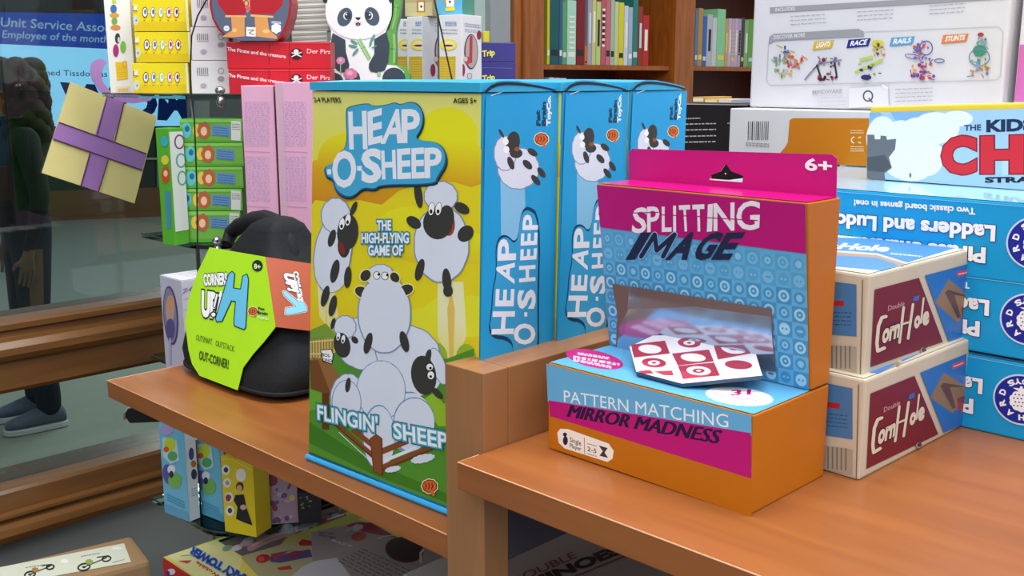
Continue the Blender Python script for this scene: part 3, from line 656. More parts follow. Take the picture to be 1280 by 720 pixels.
for x, y, rx, ry in ((730, 520, 60, 85), (800, 560, 80, 110), (860, 520, 75, 80), (930, 480, 90, 60), (900, 590, 60, 70), (840, 640, 70, 40), (1010, 445, 60, 30)): a.ell(x, y, rx, ry, 'EFF3F9')
a.poly([(1180, 560), (rt, 500), (rt, 660), (1180, 655)], 'BFD8F0')
a.poly([(674, 505), (700, 505), (702, 522), (722, 522), (724, 508), (745, 510), (748, 524), (765, 522), (782, 520), (778, 560), (755, 590), (766, 630), (738, 650), (742, 682), (672, 668)], '6E7278')
a.poly([(674, 590), (740, 580), (764, 625), (735, 645), (674, 640)], '54585E'); a.ell(835, 657, 4, 9, '5B6B7A')
a.text('THE', (1038, 490), (1100, 488), (1038, 468), '1E3A5C', .03); a.text('KIDS\'', (1124, 493), (1310, 487), (1124, 450), '1B3350', .05)
for t, x0, x1, dy in (('C', 962, 1072, 0), ('H', 1112, 1245, -2), ('E', 1285, 1390, -4), ('S', 1430, 1530, -6), ('S', 1565, 1665, -8)): a.text(t, (x0, 643 + dy), (x1, 642 + dy), (x0, 515 + dy), 'D8303C', .06, ('8E1B26', .085))
a.text('STRATEGY', (1118, 684), (1470, 682), (1118, 664), '1B2430', .05)
mb.build('carton', chess)

# ------------------------------------------------------------------ orange and white carton, white toy box, far box
yo = .905; pO = onp((913, 135), (0, yo, 0), (0, 1, 0)); hO = pO.z - ZP
while False: pass
bx = Bx((pO.x, yo, ZP), (1, 0, 0), .42, .13, hO - .0003)
ob = bx.body(PM('DADADC', .4), .001); a = bx.art(ob, 'front'); a.view(860, 0, 3)
a.poly([(363, 555), (375, 535), (382, 450), (395, 443), (1500, 446), (1500, 760), (160, 760), (163, 600), (340, 580)], 'CB7B14')
for k, w in enumerate([5, 3, 7, 3, 4, 8, 3, 5, 3, 6, 4]): a.line([(228 + k * 7.4, 455), (226 + k * 7.4, 525)], w * .55, '34343A', False)
a.tlines((218, 535), (305, 540), (0, 8), 2, 4, '9A9AA0'); a.tlines((610, 490), (660, 490), (0, 8), 2, 3, 'F2D9B0'); a.tlines((610, 550), (660, 550), (0, 8), 3, 3, 'F2D9B0')
a.ring(625, 525, 13, 13, 4, 'F6E6CC'); a.ring(648, 525, 13, 13, 4, 'F6E6CC'); a.poly([(625, 508), (640, 508), (640, 542), (625, 542)], 'CB7B14'); a.poly([(650, 508), (664, 508), (664, 542), (650, 542)], 'CB7B14')
o = ob.build('toy_carton', frame=bx.frame()); tag(o, 'orange and white carton with a barcode, under the big white box', 'toy box')
ZO = ZP + hO + .0004; yq = .935
bq = onp((936.5, 133), (0, yq, 0), (0, 1, 0)); rq = onp((1252, 133), (0, yq, 0), (0, 1, 0)); tq = onp((942, 0), (0, yq, 0), (0, 1, 0))
bx = Bx((bq.x, yq, ZO), (1, 0, 0), rq.x - bq.x, .09, .125)
qb = bx.body(PM('D9D8DF', .4), .0025); a = bx.art(qb, 'front'); a.view(860, 0, 3)
a.poly([(308, 28), (750, 2), (1200, -25), (1200, -5), (750, 22), (308, 48)], '9B9BA2'); a.text('INCLUDES', (328, 43), (402, 38), (328, 30), 'D9D8DF', .02)
for x0, y0 in ((385, 62), (635, 45), (905, 22)): a.tlines((x0, y0), (x0 + 135, y0 - 9), (0, 15), 3, 2.6, 'A4A4AC')
fr = [(303, 162), (320, 140), (640, 120), (1165, 100), (1182, 118), (1172, 285), (1155, 300), (310, 320), (296, 305)]
a.line(fr + [fr[0]], 2.5, 'BDBDC6', False); a.poly([(303, 165), (306, 138), (322, 127), (640, 108), (660, 118), (661, 136), (330, 153)], '9B9BA2'); a.text('DISCOVER MORE', (322, 147), (440, 138), (322, 132), 'D9D8DF', .02)
for t, c, x, y, w in (('LIGHTS', 'D9B23C', 467, 188, 78), ('RACE', '2B2C86', 595, 181, 88), ('RAILS', '5E9CD0', 756, 174, 92), ('STUNTS', 'DE7F44', 950, 164, 100)):
    a.poly([(x, y), (x + 8, y - 32), (x + w + 4, y - 38), (x + w - 6, y - 8)], c); a.text(t, (x + 14, y - 9), (x + w - 14, y - 15), (x + 20, y - 28), 'F4F4F6', .03)
rnd = random.Random(4)
def toyfig(x0, y0, x1, y1, cols, n, ln=True):
    for k in range(n):
        t = rnd.random(); x = x0 + (x1 - x0) * rnd.random(); y = y0 + (y1 - y0) * rnd.random()
        if ln and k % 3 == 0: a.line([(x, y), (x + rnd.uniform(-22, 22), y + rnd.uniform(-14, 14))], 3.4, rnd.choice(cols))
        else: a.ell(x, y, rnd.uniform(3, 8), rnd.uniform(4, 9), rnd.choice(cols), n=8)
        a.e -= a.st * .7
toyfig(325, 215, 370, 265, ['5AA04A', '7FB85A', '8A8A90'], 18); toyfig(345, 175, 385, 215, ['3A4A9A', '6A7AB0', 'C8A040'], 14); toyfig(370, 205, 430, 255, ['D8582A', 'E08030', 'C8303A', '9A9AA0'], 24); toyfig(350, 262, 400, 285, ['D8A84A', 'B8B8C0', '5AA04A'], 10)
a.line([(440, 298), (490, 240), (575, 225)], 6, '8A8AA0'); a.line([(485, 245), (500, 290)], 7, '3A3040'); a.line([(550, 225), (560, 290)], 7, '3A3040'); toyfig(490, 215, 580, 250, ['7A2A3A', '40404E', '8A6A8A', '6A7AA0'], 16); toyfig(480, 275, 570, 298, ['5A2030', '202028', 'A04050'], 14)
a.ell(712, 162, 22, 12, 'C9CF3A'); toyfig(700, 165, 738, 215, ['D6A83A', 'C9CF3A', '4A4A5A', 'D08040'], 16); a.line([(630, 270), (730, 225)], 9, 'B8CC4A'); a.line([(650, 225), (690, 215)], 12, 'B8CC4A'); a.ell(670, 290, 20, 10, '2E3460'); toyfig(650, 240, 720, 280, ['B8CC4A', '8AA83A', '2E3460'], 10)
toyfig(835, 240, 925, 295, ['B0285A', 'D06A3A', '6A4A9A', 'C83A4A', 'E0A04A'], 34); toyfig(850, 160, 910, 235, ['7A5AAA', '8A6AB0', 'D0504A', '5A6AA0'], 26); a.ring(895, 180, 26, 28, 4, '5A58A0'); a.ring(945, 228, 20, 9, 4, '4A6A90'); a.ring(845, 212, 30, 10, 4, '8A6AB0', 10)
a.ell(1100, 130, 12, 8, 'A84050'); toyfig(1080, 145, 1122, 180, ['7A9A9A', '8AA0B0', '4A8A7A'], 12); a.ell(1096, 190, 24, 20, '3F8C70', bump=.1); a.ring(1095, 215, 40, 34, 4, '6A80B0'); toyfig(1060, 220, 1125, 285, ['D0603A', '5A8AB0', '7A9AC0', 'C8A04A', '5AA060'], 28)
a.poly([(607, 330), (752, 322), (756, 398), (606, 404)], 'DEDEE6'); a.line([(607, 330), (752, 322), (756, 398)], 1.5, 'C6C6CE', False)
a.ring(678, 360, 20, 22, 6, '5C5C64'); a.line([(680, 368), (695, 384)], 6, '5C5C64', False)
a.text('MINDWARE', (470, 352), (580, 348), (470, 338), 'A9A9B0', .02); a.tlines((490, 368), (598, 364), (0, 14), 3, 2, 'B9B9C2'); a.tlines((780, 335), (920, 330), (0, 15), 4, 2.6, 'A4A4AC')
a.line([(733, 318), (745, 328), (752, 330)], 4, 'FAFAFF')
o = qb.build('toy_carton', frame=bx.frame()); tag(o, 'large white toy box with colourful marble-run pictures and a letter Q', 'toy box')
fl = onp((1266, 133), (0, .945, 0), (0, 1, 0))
bx = Bx((fl.x, .945, ZO), (1, 0, 0), .12, .08, .16)
fb = bx.body(PM('E2E0E6', .4), .002); a = bx.art(fb, 'front'); a.poly([(1275, 56), (1330, 54), (1325, 128), (1268, 127)], 'D070B8')
o = fb.build('toy_carton', frame=bx.frame()); tag(o, 'white box with a pink panel at the right edge of the picture', 'toy box')

# ------------------------------------------------------------------ black box with thin books, behind the sheep cartons
yb = 1.045; l = onp((850, 135), (0, yb, 0), (0, 1, 0)); t_ = onp((900, 130), (0, yb, 0), (0, 1, 0))
bx = Bx((l.x, yb, 1.2904), (1, 0, 0), .165, .09, t_.z - 1.2904)
kb = bx.body(PM('1E1E20', .4), .001); a = bx.art(kb, 'front'); a.view(600, 0, 3.556)
for k, y in enumerate((528, 552, 578, 606, 632)): a.tlines((905, y), (1050 - (70 if k == 0 else 0), y - 3), (0, 10), 1, 5, 'B8B8BC')
a.line([(1100, 548), (1112, 547)], 5, '9A9AA0', False); a.line([(920, 462), (1190, 466)], 4, 'C8C8CC', False)
o = kb.build('game_carton', frame=bx.frame()); tag(o, 'black box with rows of small white text, between sheep cartons and orange carton', 'game box')
ZK = t_.z + .0004
for px0, px1, h, c, lab in ((866, 880, .007, 'C99A4A', 'small tan book lying at the left end on the black box'), (881, 897, .0045, 'D8B45A', 'thin yellow book lying mid-way on the black box'), (898, 915, .0045, 'B9BAC8', 'thin pale grey book lying at the right end on the black box')):
    A = onp((px0, 126), (0, yb + .02, 0), (0, 1, 0)); B = onp((px1, 126), (0, yb + .02, 0), (0, 1, 0)); bb = Bx((A.x, yb + .02, ZK), (1, 0, 0), B.x - A.x, .06, h)
    m = MB(); m.hexa(bb.pts(), PM(c), .0004); aa = bb.art(m, 'front'); aa.fill('EDE6D4', .0008, a=(.03, .2, 1, .8)); o = m.build('book', frame=bb.frame()); tag(o, lab, 'book', 'thin books on the black box')
# ------------------------------------------------------------------ black pouch with lime and orange sleeve
bagc = V((-.932, .585, 1.2902))
bag = thing('game_pouch', 'black zip pouch with a lime green and orange paper sleeve', 'pouch game', frame_at(bagc))
BK = PM('1B1C1F', .75, bump=.25, scale=260)
def sq(x0, x1, y0, y1, z, e=4.5, n=48):
    cx, cy, rx, ry = (x0 + x1) / 2, (y0 + y1) / 2, (x1 - x0) / 2, (y1 - y0) / 2; r = []
    for k in range(n):
        t = 2 * math.pi * k / n; c, s = math.cos(t), math.sin(t)
        r.append(V((cx + rx * math.copysign(abs(c) ** (2 / e), c), cy + ry * math.copysign(abs(s) ** (2 / e), s), z)))
    return r
sec = [(-1.012, -.845, .528, .638, 1.2904), (-1.034, -.834, .5165, .648, 1.298), (-1.046, -.830, .5195, .650, 1.312), (-1.047, -.836, .528, .650, 1.335), (-1.038, -.852, .536, .648, 1.360), (-1.012, -.868, .544, .642, 1.385), (-.996, -.884, .552, .634, 1.408), (-.980, -.896, .559, .628, 1.426), (-.967, -.902, .565, .622, 1.440), (-.952, -.906, .570, .614, 1.452), (-.935, -.912, .580, .602, 1.459)]
def smooth_sec(S, n=3):
    out = []
    for i in range(len(S) - 1):
        for k in range(n):
            t = k / n; out.append(tuple(S[i][j] * (1 - t) + S[i + 1][j] * t for j in range(5)))
    return out + [S[-1]]
mb = MB(); mb.loft([sq(*s) for s in smooth_sec(sec, 2)], BK); mb.build('pouch_body', bag, smooth=True)
# piping seam round the base and up the corner
mb = MB(); mb.tube([p for p in sq(-1.0340, -.8330, .5160, .6490, 1.2985)] + [sq(-1.0340, -.8330, .5160, .6490, 1.2985)[0]], .0022, BK, 6); mb.build('seam_piping', bag, smooth=True)
def bp_(px, py, y): return onp((px, py), (0, y, 0), (0, 1, 0))
mb = MB()
for pts, r in (([(283, 302), (289, 288), (300, 279), (316, 273), (332, 272), (347, 277), (357, 290), (364, 306), (368, 322)], [.006, .008, .009, .010, .011, .010, .009, .008, .006]),
               ([(326, 272), (336, 277), (343, 290), (346, 306), (347, 320)], [.007, .008, .008, .008, .007])):
    mb.tube([bp_(x, y + 3, .590 if i else .58) for i, (x, y) in enumerate(pts)], r, BK, 10)
mb.build('handle', bag, smooth=True)
# sleeve: bent card hugging the front and the right side
fp0 = V((-.93, .5175, 1.315)); fnn = V((0, -(1.425 - 1.315), .036)).normalized(); fnn = V((0, -.95, .31)).normalized()
sp0 = V((-.8265, .59, 1.315)); snn = V((.97, 0, .24)).normalized()
LG = 'B4EC1C'; ORG = 'A8420C'
poly = [(262, 309), (331.5, 321), (344.5, 408.6), (330, 427), (316, 443), (303.6, 460), (296.7, 487.8), (249.4, 469.7), (240, 455), (235.6, 437.8), (231, 401.7), (236, 372), (246.7, 340.6)]
mb = MB(); a = Art(mb, fp0, fnn, 0, .00004); mb.prism([a.P(p) for p in poly], fnn * -.0006, PM(LG, .4)); a.e = .0004
a.view(230, 310, 3.6)
a.text('CORNERS', (92, 168), (198, 162), (88, 118), 'FFFFFF', .055, ('1A1F24', .11)); a.text('UP', (82, 300), (146, 312), (84, 192), 'FFFFFF', .06, ('1A1F24', .11))
a.line([(152, 205), (138, 262)], 16, '1A1F24'); a.line([(166, 205), (146, 300)], 16, '1A1F24'); a.line([(150, 210), (138, 262)], 8, 'FFFFFF'); a.ell(134, 300, 15, 15, '1A1F24'); a.ell(134, 300, 9, 9, 'FFFFFF'); a.line([(167, 207), (152, 290)], 8, 'FFFFFF'); a.poly([(155, 218), (168, 188), (178, 222)], 'FFFFFF')
A_ = [(205, 118), (218, 108), (228, 118), (222, 182), (258, 188), (268, 128), (284, 120), (290, 140), (278, 355), (272, 365), (232, 350), (228, 340), (236, 240), (214, 236), (172, 328), (150, 330), (146, 318)]
a.line(A_ + [A_[0]], 9, '163246'); a.poly(A_, '6CC8EE')
a.ell(332, 80, 24, 26, '20262A'); a.text('8+', (318, 92), (346, 96), (318, 70), 'E8FBC0', .03)
brain(a, 312, 285, 20); a.text('Fat', (336, 276), (364, 280), (336, 266), '1D3B4E', .05); a.text('Brain', (334, 296), (378, 302), (334, 284), '1D3B4E', .05); a.text('ToyCo.', (334, 316), (382, 324), (334, 306), 'EAF8D8', .05)
a.text('OUTSMART.', (56, 414), (130, 436), (58, 388), '3E5A12', .0); a.text('OUTSTACK.', (144, 440), (230, 468), (146, 414), '3E5A12', .0); a.text('OUT-CORNER!', (70, 500), (202, 544), (72, 460), '33500E', .025)
side = [(331.5, 321), (392, 330), (392, 414), (344.5, 408.6)]
c1, c2 = onp(side[0], fp0, fnn), onp(side[3], fp0, fnn)
sdn = (V((-.8265 + .0, .64, c2.z)) - c2).cross(c1 - c2); sdn = sdn.normalized(); sdn = sdn if sdn.x > 0 else -sdn
b_ = Art(mb, c1, sdn, 0, .00004); mb.prism([b_.P(p) for p in side], sdn * -.0006, PM(ORG, .4)); b_.e = .0004; b_.view(230, 310, 3.6)
B_ = [(445, 198), (455, 195), (510, 240), (515, 225), (540, 250), (550, 265), (550, 285), (470, 300), (456, 298), (458, 272), (505, 265), (452, 215)]
b_.line(B_ + [B_[0]], 9, 'F3E9E0'); b_.line(B_ + [B_[0]], 5, '163246'); b_.poly(B_, '7CC4E6')
b_.text('CORNERS', (512, 108), (535, 240), (490, 108), 'E9E4EC', .05, [('163246', .1)]); b_.text('UP!', (450, 115), (470, 190), (498, 125), 'FFFFFF', .06, [('163246', .12)])
mb.build('paper_sleeve', bag)

# ------------------------------------------------------------------ generic carton helper: near edge columns and rows come from where it stands
def SB(pxL, pxR, pyT, fwd, phi, depth, z0, c, ref=None, pxD=None, bev=.0008):
    ref = ref if ref is not None else pyT + 20
    A = at(pxL, fwd, z0, ref); u = ud(phi); n = V((-u.y, u.x, 0)); B = onp((pxR, ref), A, n); w = (V((B.x, B.y, 0)) - V((A.x, A.y, 0))).length
    T = onp((pxL, pyT), A, n); h = T.z - z0
    if pxD:
        B2 = A + u * w; D = onp((pxD, ref), B2, u); depth = (V((D.x, D.y, 0)) - V((B2.x, B2.y, 0))).length
    b = Bx(A, u, w, depth, h); return b, b.body(PM(c, .42), bev)
def done(mb, b, name, lab, cat, group=None):
    o = mb.build(name, frame=b.frame()); tag(o, lab, cat, group); return o

# pink cartons standing behind the pouch
for k, (l, r, t, f, lab) in enumerate(((302, 342.5, 107, 1.20, 'tall pale pink carton on the left of the pair, behind the black pouch'), (344.5, 391, 103, 1.20, 'tall pale pink carton on the right of the pair, touching the sheep carton'))):
    b, mb = SB(l, r, t, f, 4, .10, 1.2904, 'D9A4C0', ref=130)
    a = b.art(mb, 'front'); dx = 43 * k; a.view(290 + dx * 1.0, 90, 3.79)
    if k: a.view(337, 90, 3.79); a.fill('C8A4B4', .0005, a=(0, 0, .2, 1))  # greyer left strip paints the carton's shaded side into its front
    x0 = 85 if not k else 80
    for yy in (140, 400): 
        a.tlines((x0 - 25, yy), (x0 + 95, yy + 2), (0, 9), 24, 2.4, 'B0A0CC', .03)
    a.line([(58, 375), (180, 380)], 2.4, 'BC88B4', False); a.line([(60, 635), (180, 642)], 2.4, 'BC88B4', False)
    done(mb, b, 'toy_carton', lab, 'toy box', 'pair of tall pink cartons')

# ------------------------------------------------------------------ glass display rack by the window
def zc(px, py, x, y): # height of image row py above the ground point (x, y)
    return onp((px, py), (x, y, 0), FH).z
RC = (-1.132, .620); zt = [zc(247, 119, *RC), zc(247, 310, *RC), 1.235, zc(263, 655, -1.06, .60)]
rack = thing('glass_rack', 'glass display rack of stacked clear shelves on thin cables by the window', 'display rack', frame_at((-1.2, .8, 0)))
GS = GLASS('glass_shelf', 'D8EEE6', .0, 1.5); GE = PM('6E8C80', .15)
for k, z in enumerate(zt):
    x1, y0 = (-1.132, .62) if k < 3 else (-1.03, .565); x0 = [-1.385, -1.30, -1.30, -1.21][k]; y1 = 1.22 if k < 3 else 1.02; rr = .05
    pts = [V((x0, y0, z)), V((x1 - rr, y0, z))] + [V((x1 - rr + rr * math.sin(t), y0 + rr - rr * math.cos(t), z)) for t in [math.pi / 2 * i / 8 for i in range(1, 9)]] + [V((x1, y1, z)), V((x0, y1, z))]
    m = MB(); m.prism(pts, (0, 0, -.005), GS); m.tube(pts[:11] , .0009, PM('2E3C38', .2), 6); m.build('glass_shelf', rack)
m = MB()
cw = V((RC[0] + .004, RC[1] - .004, 0))
m.tube([onp(p, cw, FH) for p in [(262, -30), (258, 0), (247, 20), (239.5, 45), (238, 80), (238.5, 115), (243, 150), (246, 230), (247, 310)]] , .0009, PM('1D2624', .3), 6); m.build('cable', rack)  # upper bulge puts a reflection into the cable's shape
m = MB(); m.tube([onp(p, (cw.x, cw.y, 0), FH) for p in [(247, 310), (248, 430), (248, 552), (251, 655)]], .0009, PM('1D2624', .3), 6); m.build('cable', rack)
m = MB(); c2 = at(555, 1.33); m.tube([onp(p, c2, FH) for p in [(534, -30), (543, 0), (553, 45), (566, 104), (570, 130)]], .0010, PM('1D2624', .3), 6); m.build('cable', rack)
for px, py in ((275, 113), (271, 300)):
    q = onp((px, py), (RC[0], RC[1] + .01, 0), FH); m = MB(); m.ball(q, (.006, .006, .005), PM('D5D8DC', .1, 1.0)); m.ball(q - UP * .013, (.005, .005, .007), PM('B5B8BC', .15, 1.0)); m.build('clamp', rack, smooth=True)
for x, y in ((-1.30, .70), (-1.30, 1.18)):
    m = MB(); m.tube([V((x, y, 0.0)), V((x, y, 2.1))], .004, PM('A8ACB0', .25, 1.0), 8); m.build('rod', rack, smooth=True)
ZT = zt[0] + .0006; Z2_ = zt[1] + .0006; Z3_ = zt[3] + .0006
# white spine box and the yellow bead boxes
b, mb = SB(134, 166, -14, 1.36, 8, .03, ZT, 'F2EFE8', ref=60); a = b.art(mb, 'front'); a.view(120, 0, 5.536)
a.ell(125, 10, 16, 14, 'C8D63A'); a.ell(122, 62, 22, 30, '3E6FB0'); a.ell(128, 105, 32, 16, 'E09A3C'); a.ell(128, 145, 20, 24, '6DB04A'); a.ell(136, 190, 34, 18, 'E08A3C'); a.ell(150, 265, 18, 36, '3A3A3A'); a.ell(158, 275, 8, 20, 'D8D8D8'); a.ell(138, 350, 20, 44, 'B0287A'); a.ell(188, 325, 20, 42, '7DBE4A')
a.poly([(135, 430), (215, 425), (222, 545), (145, 555)], 'F0C722'); a.ring(200, 445, 14, 26, 4, 'D89A1A'); a.tlines((145, 460), (215, 458), (0, 14), 6, 4, 'D8A41C'); a.poly([(140, 600), (235, 596), (238, 645), (145, 650)], 'F3DFB0'); a.tlines((155, 618), (225, 616), (0, 14), 2, 6, 'C88A4A')
done(mb, b, 'toy_carton', 'slim white carton printed with coloured beads, left end of the top glass shelf', 'toy box')
rows = [(118.5, 79), (78.3, 40), (39.3, -2)]
zz = ZT; yl = ['bottom of the three yellow bead boxes', 'yellow bead box in the middle of its stack of three', 'yellow bead box topping the stack, cut by the picture edge']
for k, (bot, top) in enumerate(rows):
    off = [0, 3, 0][k]
    b, mb = SB(166 + off, 236 + off, top, 1.335, -3, .06, zz, 'F2DC1E', ref=(bot + top) / 2); a = b.art(mb, 'front'); o_ = (0, 225, 440)[2 - k]
    dy = {0: 0, 1: -225, 2: -450}[k]; a.view(120, dy / 5.536 * 1.0, 5.536); d = -6 if k == 0 else (0 if k == 1 else -12)
    a.fill('E8C815', .0006, a=(0, 0, 1, .3))
    a.poly([(265 + d, 485), (302 + d, 480), (300 + d, 528), (265 + d, 532)], 'F7E8A8'); a.line([(268 + d, 490), (268 + d, 525), (295 + d, 525)], 6, '6A5A20'); a.ell(282 + d, 505, 10, 9, 'FFF6E0'); a.ell(288 + d, 590, 22, 34, 'D8DCC8'); a.ell(292 + d, 592, 6, 8, '7A8A9A')
    for x, c, c2, rx in ((352, '7A3A2A', '5A7AB0', 20), (407, '8AA8B8', '4A5A70', 17), (462, 'B8D070', 'A8D0B0', 17), (517, 'E08090', '7A2A5A', 17), (570, 'C85A3A', '4A3A4A', 19)):
        a.ell(x + d, 535, rx, 38, c); a.ell(x + d, 535, rx - 5, 31, 'FBF8F0'); a.ell(x + d + 2, 532, rx * .42, 18, c2)
        a.line([(x + d + rx, 535), (x + d + 32, 535)], 5, 'FBF8F0')
        a.ell(x + d - 4, 590, 7, 4, 'C87A20')
    a.fill('F6F2C8', .0003, a=(.955, 0, 1, 1))
    done(mb, b, 'bead_box', yl[k], 'toy box', 'yellow bead boxes stacked on the top glass shelf'); zz += b.h + .0005
zz = ZT; wl = ['lowest white barcode carton beside the yellow bead boxes', 'white barcode carton in the middle, beside the yellow boxes', 'white barcode carton uppermost beside the yellow boxes']
for k, (bot, top) in enumerate(((118, 76), (75.5, 34), (33.5, -8))):
    b, mb = SB(239, 287, top, 1.31, 6, .09, zz, 'D9D3D6', ref=(bot + top) / 2); a = b.art(mb, 'front'); a.view(120, -k * 42.5, 5.536)
    for i in range(6): a.line([(702 + i * 14, 468), (702 + i * 14, 512)], 7, '8A8288', False)
    a.tlines((700, 520), (780, 520), (0, 8), 1, 5, '9A9298'); a.ell(745, 592, 22, 16, 'A8A2A8'); a.ring(865, 490, 20, 22, 4, '8A8288'); a.ell(865, 545, 24, 18, '9A9298')
    done(mb, b, 'toy_carton', wl[k], 'toy box', 'white barcode cartons on the top glass shelf'); zz += b.h + .0005
# red pirate boxes and the rounded puzzle box above them
zz = ZT
for k, (bot, top, lab) in enumerate(((119, 86.5, 'red box lettered in white, lower of two under the rounded pirate box'), (86, 52, 'red box lettered in white directly under the rounded pirate box'))):
    b, mb = SB(286 - k * 2.5, 413, top, 1.29 + .01 * k, 3, .05, zz, 'C2182A', ref=(bot + top) / 2); a = b.art(mb, 'front'); a.view(250, 0 + (1 - k) * 33.2 - 0 * k, 4.74)
    if k == 0: a.view(250, 32.5, 4.74)
    a.text('The Pirate and the treasure', (162, 300), (508, 345), (162, 278), 'F6DDE0', .02); a.fill('D83A44', .0003, a=(0, .93, 1, 1))
    a.ell(572, 320, 36, 34, '2A1418'); a.ell(570, 305, 15, 13, 'E8DCD8'); a.line([(545, 335), (600, 310)], 6, 'E8DCD8'); a.line([(545, 312), (600, 335)], 6, 'E8DCD8'); a.text('Der Pirat', (635, 315), (790, 320), (635, 288), 'F0C8CC', .01)
    a.line([(410, 245), (410, 380)], 4, '8E0F1E', False); a.line([(530, 250), (530, 385)], 4, '8E0F1E', False)
    done(mb, b, 'puzzle_carton', lab, 'puzzle box', 'red lettered boxes'); zz += b.h + .0005
zr = zz; pa = at(310, 1.295, 0); pu = ud(3); pn = V((-pu.y, pu.x, 0))
mb = MB(); a = Art(mb, pa, -pn, 0, .00005); oc = [(300, 52.5), (284, 47), (273, 38), (265.5, 24), (262, 8), (262, -12), (268, -32), (285, -50), (312, -58), (340, -50), (356, -34), (362, -14), (365, 4), (363, 20), (358, 36), (352, 46), (346, 52)]
q0 = [a.P(p) for p in oc]; dz = zr - min(p.z for p in q0); q0 = [V((p.x, p.y, max(p.z, zr))) for p in q0]
mb.prism(q0, pn * .05, PM('A31526', .4)); a.e = .0006
a.poly([(300, 51), (286, 46), (276, 37), (268, 24), (265, 8), (265, -12), (271, -30), (287, -46), (312, -54), (338, -46), (353, -32), (359, -14), (362, 4), (360, 20), (355, 35), (349, 45), (344, 51)], '56637A')
a.view(250, 0, 4.74)
a.poly([(95, -40), (110, 30), (160, 92), (260, 88), (285, 60), (310, 85), (440, 85), (490, 30), (500, -40)], 'B01524'); a.line([(155, 96), (270, 98)], 12, 'E8B070'); a.line([(305, 92), (430, 100)], 12, 'E8B070')
a.poly([(185, 100), (265, 100), (265, 215), (180, 222), (130, 218), (190, 180)], 'D89858'); a.poly([(325, 100), (400, 104), (410, 175), (455, 215), (460, 232), (330, 215)], 'D89858'); a.ell(205, 180, 14, 12, 'E8C070'); a.ell(392, 185, 20, 12, 'E8C070')
a.poly([(255, 0), (295, 0), (298, 60), (280, 75)], 'D8A878'); a.ring(275, 20, 16, 20, 6, 'A03A2A'); a.ell(285, 50, 12, 16, 'C0606A')
a.ell(158, 168, 17, 16, 'F0F0F4'); a.text('4-7', (148, 174), (168, 174), (148, 162), '6A7488', .02); a.poly([(275, 160), (330, 162), (330, 218), (274, 214)], 'F0ECE4'); a.line([(282, 178), (322, 178), (290, 196), (322, 206)], 5, '6A6A6A', False)
a.ell(452, 168, 26, 26, 'E8EAF0', bump=.2, nb=6); a.tlines((425, 128), (480, 132), (0, 8), 2, 6, 'D8DCE6')
o = mb.build('puzzle_carton', frame=frame_at((pa.x, pa.y, zr))); tag(o, 'rounded puzzle box with a red-coated pirate standing on grey blue', 'puzzle box')
# white ribbed cartons behind
zz = ZT
for k, (bot, top, lab) in enumerate(((118, 38.5, 'lower white striped carton behind the red boxes'), (38, -16, 'upper white striped carton left of the panda'))):
    b, mb = SB(366, 410, top, 1.42, 0, .08, zz, 'D6D8D2', ref=(bot + top) / 2); a = b.art(mb, 'front'); a.view(250, 0, 4.74)
    for y in (range(196, 250, 26) if k == 0 else range(-60, 175, 31)): a.line([(548, y + 12), (770, y + 4)], 9, 'AEB4A6', False); a.line([(548, y), (770, y - 8)], 5, 'F2F2EC', False)
    done(mb, b, 'toy_carton', lab, 'toy box', 'white striped cartons'); zz += b.h + .0005
# panda-shaped box
pa = at(450, 1.40, ZT); pu = ud(2); pn = V((-pu.y, pu.x, 0)); panda = thing('puzzle_carton', 'panda-shaped box: white panda hugging a bamboo stick', 'puzzle box', frame_at(pa, math.atan2(pu.y, pu.x)))
def pz(a, pts): 
    q = [a.P(p) for p in pts]; return [V((p.x, p.y, max(p.z, ZT))) for p in q]
mb = MB(); a = Art(mb, pa + pn * .002, -pn, 0, .00005); a.view(400, 0, 6.925)
mb.prism(pz(a, [(560, 820), (560, 300), (600, 250), (635, 120), (640, -120), (700, -120), (700, 0), (690, 110), (660, 230), (650, 300), (655, 560), (740, 590), (775, 640), (785, 820)]), pn * .04, PM('62A24E', .4)); a.e = .0005
a.line([(640, 300), (645, 400), (640, 540)], 22, '86C46A'); a.line([(660, 40), (650, 150), (625, 250)], 16, '7FBE62'); a.line([(608, 420), (655, 425)], 4, '3F7A38', False); a.line([(635, 60), (690, 66)], 4, '3F7A38', False)
mb.build('bamboo_side', panda)
mb = MB(); a = Art(mb, pa, -pn, 0, .00005); a.view(400, 0, 6.925)
sil = [(20, 820), (10, 690), (15, 570), (50, 430), (98, 340), (95, 260), (60, 190), (48, 100), (48, 0), (30, -50), (70, -160), (200, -220), (335, -235), (470, -220), (600, -160), (640, -50), (622, 0), (620, 110), (600, 200), (570, 270), (590, 380), (580, 560), (660, 570), (725, 620), (740, 700), (740, 820)]
mb.prism(pz(a, sil), pn * .03, PM('EEF0F2', .4)); a.e = .0006
DB = '3C4654'
a.ell(45, -10, 22, 40, '2A2E38'); a.ell(612, -10, 20, 36, '2A2E38')
a.poly([(110, 285), (220, 345), (225, 450), (255, 560), (245, 610), (190, 630), (140, 600), (105, 500), (92, 380)], DB); a.poly([(575, 275), (600, 380), (590, 540), (560, 610), (500, 630), (440, 620), (422, 590), (425, 550), (470, 470), (470, 340)], DB)
a.ell(335, 105, 287, 238, 'EEF0F2', n=44)
a.ell(215, 148, 62, 84, '46586A', 22); a.ell(450, 143, 62, 84, '46586A', -22)
a.ell(232, 138, 30, 34, 'EEF0F2'); a.ell(240, 138, 28, 32, '2E3A48'); a.ell(428, 136, 30, 34, 'EEF0F2'); a.ell(420, 136, 28, 32, '2E3A48'); a.ell(430, 128, 7, 7, 'FFFFFF'); a.ell(228, 126, 7, 7, 'FFFFFF')
